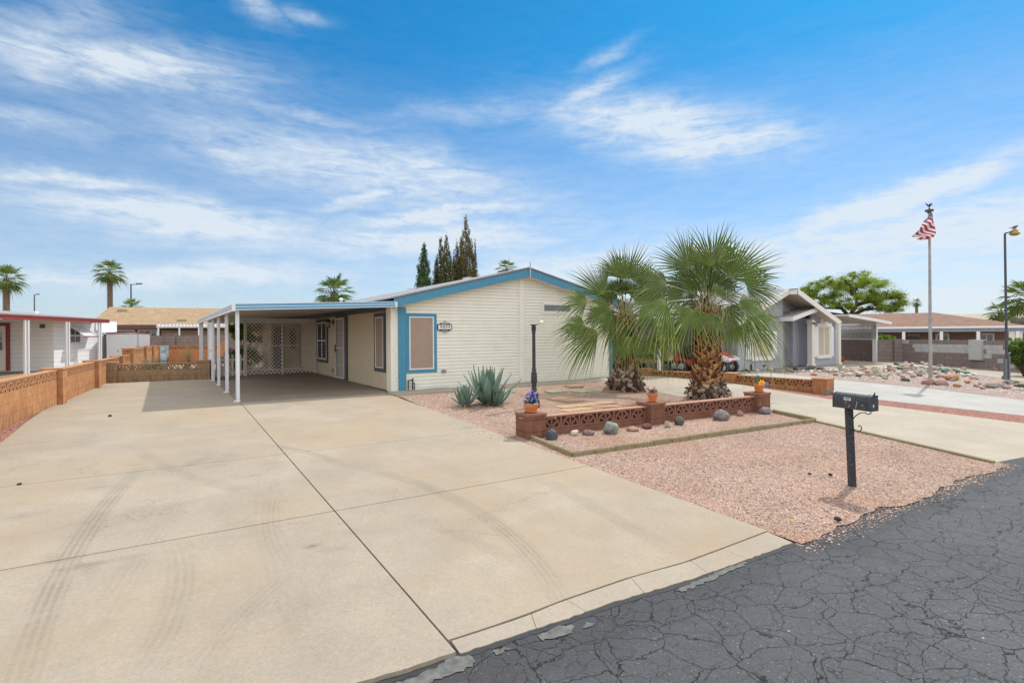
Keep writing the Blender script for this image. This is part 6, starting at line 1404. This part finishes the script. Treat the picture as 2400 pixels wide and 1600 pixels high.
def near_palm(label,bx,by,Yc,H,crown_px,frs,seed,prof,rows,extra,Rs):
    p=G(bx,by); t=thing('fan_palm',label,'palm tree',(p[0],p[1],p[2]),0,'young fan palms in the front yard'); o=Vector(p)
    rnd=random.Random(seed); cz_=Vector(at(1270+crown_px[0]*s5,480+crown_px[1]*s5,p[1]))-o
    trunk_boots(t,cz_.z-.12,prof,seed,rows,bark,lean=(cz_.x,0),gl=.16 if seed==21 else .32)
    for (hx,hy,ang,rad,dy,span,drp,face) in frs:
        hub=Vector(at(1270+hx*s5,480+hy*s5,p[1]+dy))-o; Rd=rad*s5*(p[1]+dy)/F*Rs*rnd.uniform(.98,1.14)
        a=R(ang); d=Vector((math.cos(a),(hub.y-cz_.y)*.35,math.sin(a))); nrm=Vector((rnd.uniform(-.6,.6),-1*face,rnd.uniform(.0,.9)))
        vs,fs,at_=fan(hub,d,nrm,Rd,rnd,n=27,span=R(span*.84),droop=drp*1.6,fold=rnd.uniform(.2,.7),tint=rnd.uniform(.1,.55) if ang>-10 and ang<170 else rnd.uniform(.55,1.)); stalk(vs,fs,at_,cz_+Vector((0,0,rnd.uniform(-.25,.1))),hub,.022,.04)
        attrmesh('frond',vs,fs,at_,palm_green,t)
    for i in range(extra):
        a=rnd.uniform(0,2*PI); e=rnd.uniform(-.7,1.2); L=rnd.uniform(.6,1.0)
        if math.sin(a)<-.2 and i%3: a=-a
        dd=Vector((math.cos(a)*math.cos(e),math.sin(a)*math.cos(e),math.sin(e))); hub=cz_+dd*L
        d=(dd+Vector((0,0,-.35))).normalized(); nrm=Vector((0,0,1)).lerp(-dd,.3)+Vector((rnd.uniform(-.3,.3),rnd.uniform(-.3,.3),0))
        vs,fs,at_=fan(hub,d,nrm,rnd.uniform(.6,.85),rnd,n=26,span=R(160),droop=rnd.uniform(.25,.6)); stalk(vs,fs,at_,cz_+Vector((0,0,rnd.uniform(-.3,.1))),hub,.02,.05)
        attrmesh('frond',vs,fs,at_,palm_green,t)
    # dry hanging strands and a few dead leaves under the crown
    vs=[];fs=[];at_=[]
    for i in range(480):
        a=rnd.uniform(0,6.28); q=rnd.uniform(.1,.75); z=cz_.z+rnd.uniform(-.35,.45); L=rnd.uniform(.12,.4); c=Vector((cz_.x+q*math.cos(a),q*math.sin(a),z)); sd=Vector((-math.sin(a),math.cos(a),0))*.005; m=len(vs); sw=Vector((rnd.uniform(-.2,.2),rnd.uniform(-.2,.2),-1)).normalized(); cu=Vector((rnd.uniform(-1,1),rnd.uniform(-1,1),.3))*.12*L
        for k in range(5): f=k/4; cc=c+sw*L*f+cu*math.sin(f*PI); vs+=[cc-sd,cc+sd]; at_+=[(f,rnd.random(),0)]*2
        fs+=[(m+2*k,m+2*k+1,m+2*k+3,m+2*k+2) for k in range(4)]
    attrmesh('dry_fibres',vs,fs,at_,palm_dry,t)
    return t
big=[(1300,475,88,410,-.25,185,.04,1),(1130,490,116,400,.1,170,.05,1),(1440,560,48,430,-.1,170,.06,1),(1560,625,8,330,.1,180,.2,1),(960,615,168,330,.0,190,.3,1),
 (1330,835,-92,260,-.75,215,.25,.8),(1165,800,-128,330,-.6,190,.3,.8),(955,745,-165,400,-.35,190,.35,.8),(1500,765,-18,430,-.35,175,.35,.9),(1560,860,-44,480,-.1,130,.35,.8),
 (1300,640,-25,150,-.3,200,.1,1),(1010,930,-112,260,.4,190,.5,.7),(1480,930,-70,230,.5,190,.5,.7),(1120,620,145,300,.5,190,.3,1),(1210,560,100,330,.7,190,.1,1),(1380,500,75,360,.5,190,.1,1),(900,690,150,260,.4,190,.4,1),(1270,610,70,270,.45,170,.2,1),(1190,640,125,250,.5,170,.3,1),(1360,620,40,260,.5,170,.3,1),(1250,760,-60,230,-.2,170,.4,.9),(1400,780,-60,300,-.3,170,.4,.9),(1080,700,170,300,.2,170,.4,1),(1190,700,140,290,.3,170,.3,1),(1345,700,35,290,.3,170,.3,1),(1265,680,92,260,.4,165,.2,1),(1225,770,-150,240,.3,160,.4,1)]
small=[(650,575,94,300,-.1,165,.04,1),(480,690,128,330,.1,120,.06,1),(600,540,112,250,.3,170,.08,1),(345,745,172,260,.1,180,.3,1),(330,915,186,270,-.1,190,.35,.9),(430,965,-150,420,-.3,120,.3,.8),
 (660,1005,-95,265,-.6,200,.3,.8),(830,1000,-62,290,.1,180,.45,.8),(800,650,42,280,.2,180,.2,1),(530,800,200,270,-.35,190,.4,.9),(560,900,-120,230,.4,190,.5,.7),(740,850,-20,260,.4,190,.4,1),(720,600,60,260,.5,180,.1,1),(450,850,165,220,.5,190,.4,1),(620,690,90,230,.5,170,.1,1),(560,740,140,240,.4,170,.3,1),(690,720,40,230,.4,170,.3,1),(610,860,-110,250,-.3,170,.5,.9),(575,700,125,240,.4,165,.2,1),(700,700,50,230,.4,165,.2,1)]
def profB(f): return .40*(1-.05*f)+.20*math.exp(-((f-.03)/.11)**2)+.03*math.sin(f*9)-.10*max(0,f-.75)
def profS(f): return .34*(1-.05*f)+.26*math.exp(-((f-.05)/.20)**2)-.06*max(0,f-.7)
near_palm('large fan palm with a thick woven brown trunk behind the planter wall',1658,934,14.3,2.6,(1262,760),big,21,profB,31,3,1.0)
near_palm('smaller fan palm with a flared shaggy trunk near the house corner',1466,914,15.9,2.2,(625,830),small,22,profS,22,2,1.0)
# ---- distant palms
def far_palm(label,px,py_crown,Y,py_base,Rpx,tr,seed,droop=.5,n=34,flat=1.,grp='distant palms',topz=None,vis_trunk=True):
    c=at(px,py_crown,Y); t=thing('palm_tree',label,'palm tree',(c[0],c[1],0),0,grp); rnd=random.Random(seed); Rm=Rpx*Y/F
    H=c[2]; b=MB(); b.tube([(0,0,0),(.03*Rm,0,H*.5),(0,0,H)],[tr*1.15,tr,tr*.95],10)
    for k in range(int(H/.18)): 
        z=k*.18; b.lathe([(tr*1.0,0),(tr*1.16,.09),(tr*1.0,.12)],(0,0,z),9)
    b.build('trunk',plain('far_palm_bark',(.19,.13,.09),.95,var=.35,scale=6,bump=.5),t)
    V_=[];F_=[];A_=[]
    for i in range(n):
        a=i*2.4+rnd.uniform(-.2,.2); e=R(75)-(R(75)+R(55))*(i/n)**.85*1.0+rnd.uniform(-.1,.1)
        dd=Vector((math.cos(a)*math.cos(e),math.sin(a)*math.cos(e),math.sin(e)*flat)); hub=Vector((0,0,H))+dd*Rm*.42*rnd.uniform(.85,1.15)
        d=(dd+Vector((0,0,-.25))).normalized(); nrm=Vector((0,0,1))*math.cos(e)-Vector((math.cos(a),math.sin(a),0))*math.sin(e)
        vs,fs,at_=fan(hub,d,nrm,Rm*.62*rnd.uniform(.8,1.1),rnd,n=17,span=R(150),droop=droop*rnd.uniform(.7,1.4)); stalk(vs,fs,at_,(0,0,H-.1*Rm),hub,.03,.05)
        m=len(V_); V_+=vs; A_+=at_; F_+=[tuple(x+m for x in f) for f in fs]
    for i in range(5):
        a=rnd.uniform(0,6.28); hub=Vector((math.cos(a)*tr*1.4,math.sin(a)*tr*1.4,H-.1*Rm)); vs,fs,at_=fan(hub,Vector((math.cos(a)*.3,math.sin(a)*.3,-1)),Vector((math.cos(a),math.sin(a),.2)),Rm*.42,rnd,n=9,span=R(80),droop=.1)
        m=len(V_); V_+=vs; A_+=[(1,y,0) for (x,y,z) in at_]; F_+=[tuple(x+m for x in f) for f in fs]
    attrmesh('crown',V_,F_,A_,palm_far,t)
far_palm('tall palm with a drooping crown above the tan roof',257,640,52,0,42,.22,31,.5,30)
far_palm('palm crown cut by the left edge above the white roof',14,655,45,0,48,.22,32,.55,30)
far_palm('low palm top peeking over the tan roof beside the street light',308,722,50,0,30,.2,33,.2,22)
far_palm('palm rising behind the carport roof',783,688,34,0,58,.22,34,.45,30)
far_palm('small palm crown above the home roof right of the cypresses',1187,632,60,0,32,.2,35,.4,28)
far_palm('very distant small palm above the brown roof',2148,710,95,0,14,.22,36,.4,26)
far_palm('big palm at the right edge behind the yard lamp',2412,700,40,0,72,.25,37,.5,32)
far_palm('lower palm at the right behind the yard lamp',2345,732,52,0,38,.22,38,.4,26)
# ---- leafy masses
def leafcloud(name,centers,n,size,stops,seed,parent=None,aspect=2.2,up=0.,hang=0.,trans=.25,rough=.55,nv=.4,flat=.5,soft=False):
    """many small leaves scattered in ellipsoidal clumps: centers = (x,y,z,rx,ry,rz)"""
    g=np.random.default_rng(seed); C=np.array(centers,float); vol=C[:,3]*C[:,4]*C[:,5]; vol=vol**.75; idx=g.choice(len(C),n,p=vol/vol.sum())
    d=g.normal(size=(n,3)); d/=np.linalg.norm(d,axis=1)[:,None]; r=g.random(n)**.42 if not soft else np.abs(g.normal(size=n))*.75
    P=C[idx,:3]+d*r[:,None]*C[idx,3:6]
    a=g.normal(size=(n,3)); a[:,2]=a[:,2]*flat+up; a+=d*.4; a[:,2]-=hang; a/=np.linalg.norm(a,axis=1)[:,None]
    q=g.normal(size=(n,3)); bq=np.cross(a,q); bq/=np.linalg.norm(bq,axis=1)[:,None]
    sz=size*g.uniform(.6,1.4,n)[:,None]; A1=a*sz; B1=bq*sz/aspect
    vs=np.empty((n,4,3)); vs[:,0]=P-A1*.5; vs[:,1]=P+B1*.5; vs[:,2]=P+A1*.5; vs[:,3]=P-B1*.5
    rt=np.clip(.25+.5*g.random(n)+.25*(g.random(len(C))[idx]-.5)*2,0,1); at_=np.zeros((n,4,3)); at_[:,:,0]=np.clip(g.random(n),0,1)[:,None]; at_[:,:,1]=rt[:,None]
    me=D.meshes.new(name); me.vertices.add(n*4); me.vertices.foreach_set('co',vs.ravel()); me.loops.add(n*4); me.loops.foreach_set('vertex_index',np.arange(n*4)); me.polygons.add(n); me.polygons.foreach_set('loop_start',np.arange(n)*4)
    try: me.polygons.foreach_set('loop_total',np.full(n,4))
    except Exception: pass
    me.update(); me.validate(); me.materials.append(leafmat(name+'_leaf',stops,rough,trans,nv=nv))
    t_=me.attributes.new('t','FLOAT_VECTOR','POINT'); t_.data.foreach_set('vector',at_.astype(np.float32).ravel())
    o=D.objects.new(name,me); COL.objects.link(o)
    if parent: o.parent=parent
    return o
def limbs(b,p,d,L,r,depth,rnd,tips,spread=.6,up=.15):
    q=p+d*L; mid=p.lerp(q,.5)+Vector((rnd.uniform(-1,1),rnd.uniform(-1,1),rnd.uniform(-.5,.5)))*L*.08
    b.tube([p,mid,q],[r,r*.85,r*.68],7)
    if depth==0: tips.append(q); return
    if depth<=2: tips.append(q)
    for k in range(rnd.choice((2,3))):
        nd=(d+Vector((rnd.gauss(0,spread),rnd.gauss(0,spread),rnd.gauss(0,spread*.5)+up))).normalized(); limbs(b,q,nd,L*rnd.uniform(.62,.85),r*.62,depth-1,rnd,tips,spread,up)
# palo verde / mesquite on the right
c=at(2003,735,50); t=thing('shade_tree','spreading bright green tree with arching dark limbs behind the brown roof','tree',(c[0],c[1],0)); rnd=random.Random(41)
b=MB(); tips=[]; k5=50/F
def tp(px,py,dy=0): q=at(px,py,50); return Vector((q[0]-c[0],dy,q[2]))
base_p=tp(1990,742); b.tube([(0-.6,0,-.2),base_p*.5+Vector((-.2,0,0)),base_p],[.42,.36,.3],9)
arms=[((1990,742),(1972,722),(1935,722),0),((1990,742),(1955,735),(1920,728),.5),((1990,742),(2005,715),(1998,690),-.3),((1990,742),(2030,725),(2068,722),.3),((1998,690),(2020,665),(2045,655),.8),((1998,690),(1985,670),(1960,660),-.8),((2005,715),(2050,700),(2085,700),-.9),((1972,722),(1940,700),(1915,690),1.)]
for a_,m_,e_,dy in arms:
    P_,Q_,R_=tp(*a_),tp(*m_,dy*.7),tp(*e_,dy*1.6); b.tube([P_,Q_,R_],[.20,.15,.09],7); tips.append(R_)
    for k in range(5): d=Vector((rnd.gauss(0,.8),rnd.gauss(0,.9),rnd.uniform(0,1))).normalized(); limbs(b,Q_.lerp(R_,rnd.uniform(.2,1)),d,.55,.045,1,rnd,tips,up=0)
b.build('trunk',plain('dark_bark',(.055,.035,.028),.9,var=.3,bump=.4),t)
cl=[]
outline=[(1900,670,14),(1915,690,18),(1900,700,14),(1935,668,16),(1950,690,20),(1965,668,20),(1985,655,18),(2005,648,14),(2000,668,22),(2030,655,16),(2040,672,22),(2060,665,14),(2070,690,22),(2095,690,16),(2110,705,14),(2100,718,16),(2080,715,16),(2050,705,20),(2030,700,16),(1975,700,18),(1925,712,14),(2060,725,14),(2088,730,12),(2115,716,10),(2010,685,20),(1890,682,10),(1945,655,10),(2025,640,9),(2120,698,8),(1955,712,14),(1985,718,12),(2020,716,14),(2045,722,12),(1905,716,9),(2075,728,9)]
for px,py,r in outline:
    q=tp(px,py); rr=r*k5
    for k in range(5): cl.append((q.x+rnd.gauss(0,.35),rnd.uniform(-2.6,2.6)*(1-abs(px-2005)/150.),q.z+rnd.gauss(0,.2),rr*rnd.uniform(.5,.95),rr*.8,rr*rnd.uniform(.3,.6)))
leafcloud('crown',cl,85000,.12,[(0,(.10,.17,.02)),(.5,(.19,.27,.03)),(1,(.34,.41,.08))],5,t,aspect=3.2,hang=.5,trans=.35,soft=True,nv=.55)
# cypresses
def cypress(label,leaders,Y,stops,seed,n=9000):
    p=at(leaders[0][0],700,Y); t=thing('cypress_tree',label,'cypress',(p[0],p[1],0),0,'cypresses behind the home'); rnd=random.Random(seed); cl=[]; b=MB()
    for (px,ytop,hw,ybot) in leaders:
        a=at(px,ytop,Y); H=a[2]; x0=a[0]-p[0]; w=hw*Y/F; dy=rnd.uniform(-.5,.5); b.tube([(x0*.5,dy*.5,0),(x0,dy,H*.5),(x0,dy,H*.97)],[.16,.10,.02],6)
        N_=int(46*(H/9)); 
        for k in range(N_):
            s=k/N_; z=H*s; prof=w*(min(1,(1-s)*2.6))**.75*(.55+.45*min(1,s*5))*(1 if s>.08 else .5)
            for m in range(5):
                g=rnd.uniform(0,6.28); rr=prof*rnd.uniform(.35,.95); cl.append((x0+rr*math.cos(g),dy+rr*math.sin(g),z+rnd.uniform(-.1,.1),prof*.28+.03,prof*.28+.03,.38))
            if rnd.random()<.12: g=rnd.uniform(0,6.28); cl.append((x0+prof*1.1*math.cos(g),dy+prof*1.1*math.sin(g),z+.2,.06,.06,.35))
    b.build('trunk',bark,t); leafcloud('crown',cl,n,.17,stops,seed,t,aspect=3.,up=1.3,trans=.08,rough=.8,nv=.55)
CG=[(0,(.025,.06,.02)),(.5,(.05,.10,.035)),(1,(.09,.15,.05))]; CO=[(0,(.06,.075,.03)),(.5,(.10,.12,.045)),(1,(.17,.17,.07))]; CB=[(0,(.08,.075,.03)),(.5,(.15,.135,.055)),(1,(.24,.20,.09))]
cypress('dark green conical cypress, leftmost of the group behind the home',[(994,571,22,690)],50,CG,51,16000)
cypress('cypress with two olive green tips in the middle of the group',[(1031,555,18,690),(1047,550,17,690),(1022,600,15,690),(1056,590,13,690)],51,CO,52,30000)
cypress('tallest brownish cypress with side tips at the right of the group',[(1091,504,23,690),(1070,565,16,690),(1113,565,9,690),(1080,555,18,690),(1100,565,19,690),(1075,610,18,690)],52,CB,53,48000)
cypress('dark dead looking cypress between the olive and the brown ones',[(1062,590,8,690)],53,[(0,(.02,.02,.015)),(1,(.05,.05,.04))],54,2500)
# shrubs
def shrub(name,label,cat,px,py,Y,cl_px,n,size,stops,seed,zb=0,**k):
    p=at(px,py,Y); t=thing(name,label,cat,(p[0],p[1],zb)); rnd=random.Random(seed); cl=[]; b=MB()
    for cx,cy,r in cl_px:
        q=at(cx,cy,Y); rr=r*Y/F
        for m in range(3): cl.append((q[0]-p[0]+rnd.gauss(0,.1),rnd.gauss(0,rr*.6),q[2]-zb+rnd.gauss(0,.06),rr*.7,rr*.7,rr*.6))
        b.tube([(0,0,-.05),((q[0]-p[0])*.5,0,(q[2]-zb)*.45),(q[0]-p[0],0,q[2]-zb)],[.04,.025,.01],5)
    b.build('stems',bark,t); leafcloud('foliage',cl,n,size,stops,seed,t,**k); return t
shrub('small_tree','bright green small tree behind the back lattice','tree',565,860,27,[(548,770,16),(565,762,18),(580,775,18),(560,785,20),(600,765,18),(590,790,16),(620,770,16),(575,745,12),(615,795,14)],9000,.11,[(0,(.05,.12,.01)),(1,(.17,.27,.03))],61,aspect=2,trans=.35)
shrub('bush','rounded dark green bush behind the picket fence','bush',560,872,25.5,[(530,845,16),(545,830,20),(565,825,22),(585,828,20),(555,850,22),(580,852,22),(605,840,20),(520,860,10)],11000,.07,[(0,(.03,.07,.015)),(1,(.10,.17,.04))],62,aspect=3.5,up=.9)
shrub('bush','leafy green bush cut by the right edge in front of the grey wall','bush',2400,868,21.5,[(2385,820,16),(2405,812,22),(2392,840,20),(2410,850,24),(2430,830,30),(2378,835,8),(2400,862,14)],9000,.10,[(0,(.04,.09,.02)),(1,(.16,.24,.05))],63,zb=-.2,aspect=2.2,hang=.4)
shrub('hedge','bright green hedge top behind the grey wall at the neighbour carport','hedge',2074,800,33,[(2058,792,8),(2068,790,9),(2078,791,9),(2088,793,8),(2062,800,10),(2080,800,10)],3500,.09,[(0,(.06,.15,.015)),(1,(.2,.32,.04))],64,zb=-.6,aspect=2)
shrub('hedge','low yellow green hedge behind the grey wall near the yard lamp','hedge',2380,800,30,[(2368,795,6),(2382,796,6),(2396,794,7),(2410,794,8)],2200,.07,[(0,(.14,.22,.02)),(1,(.3,.36,.05))],65,zb=-.6,aspect=2)
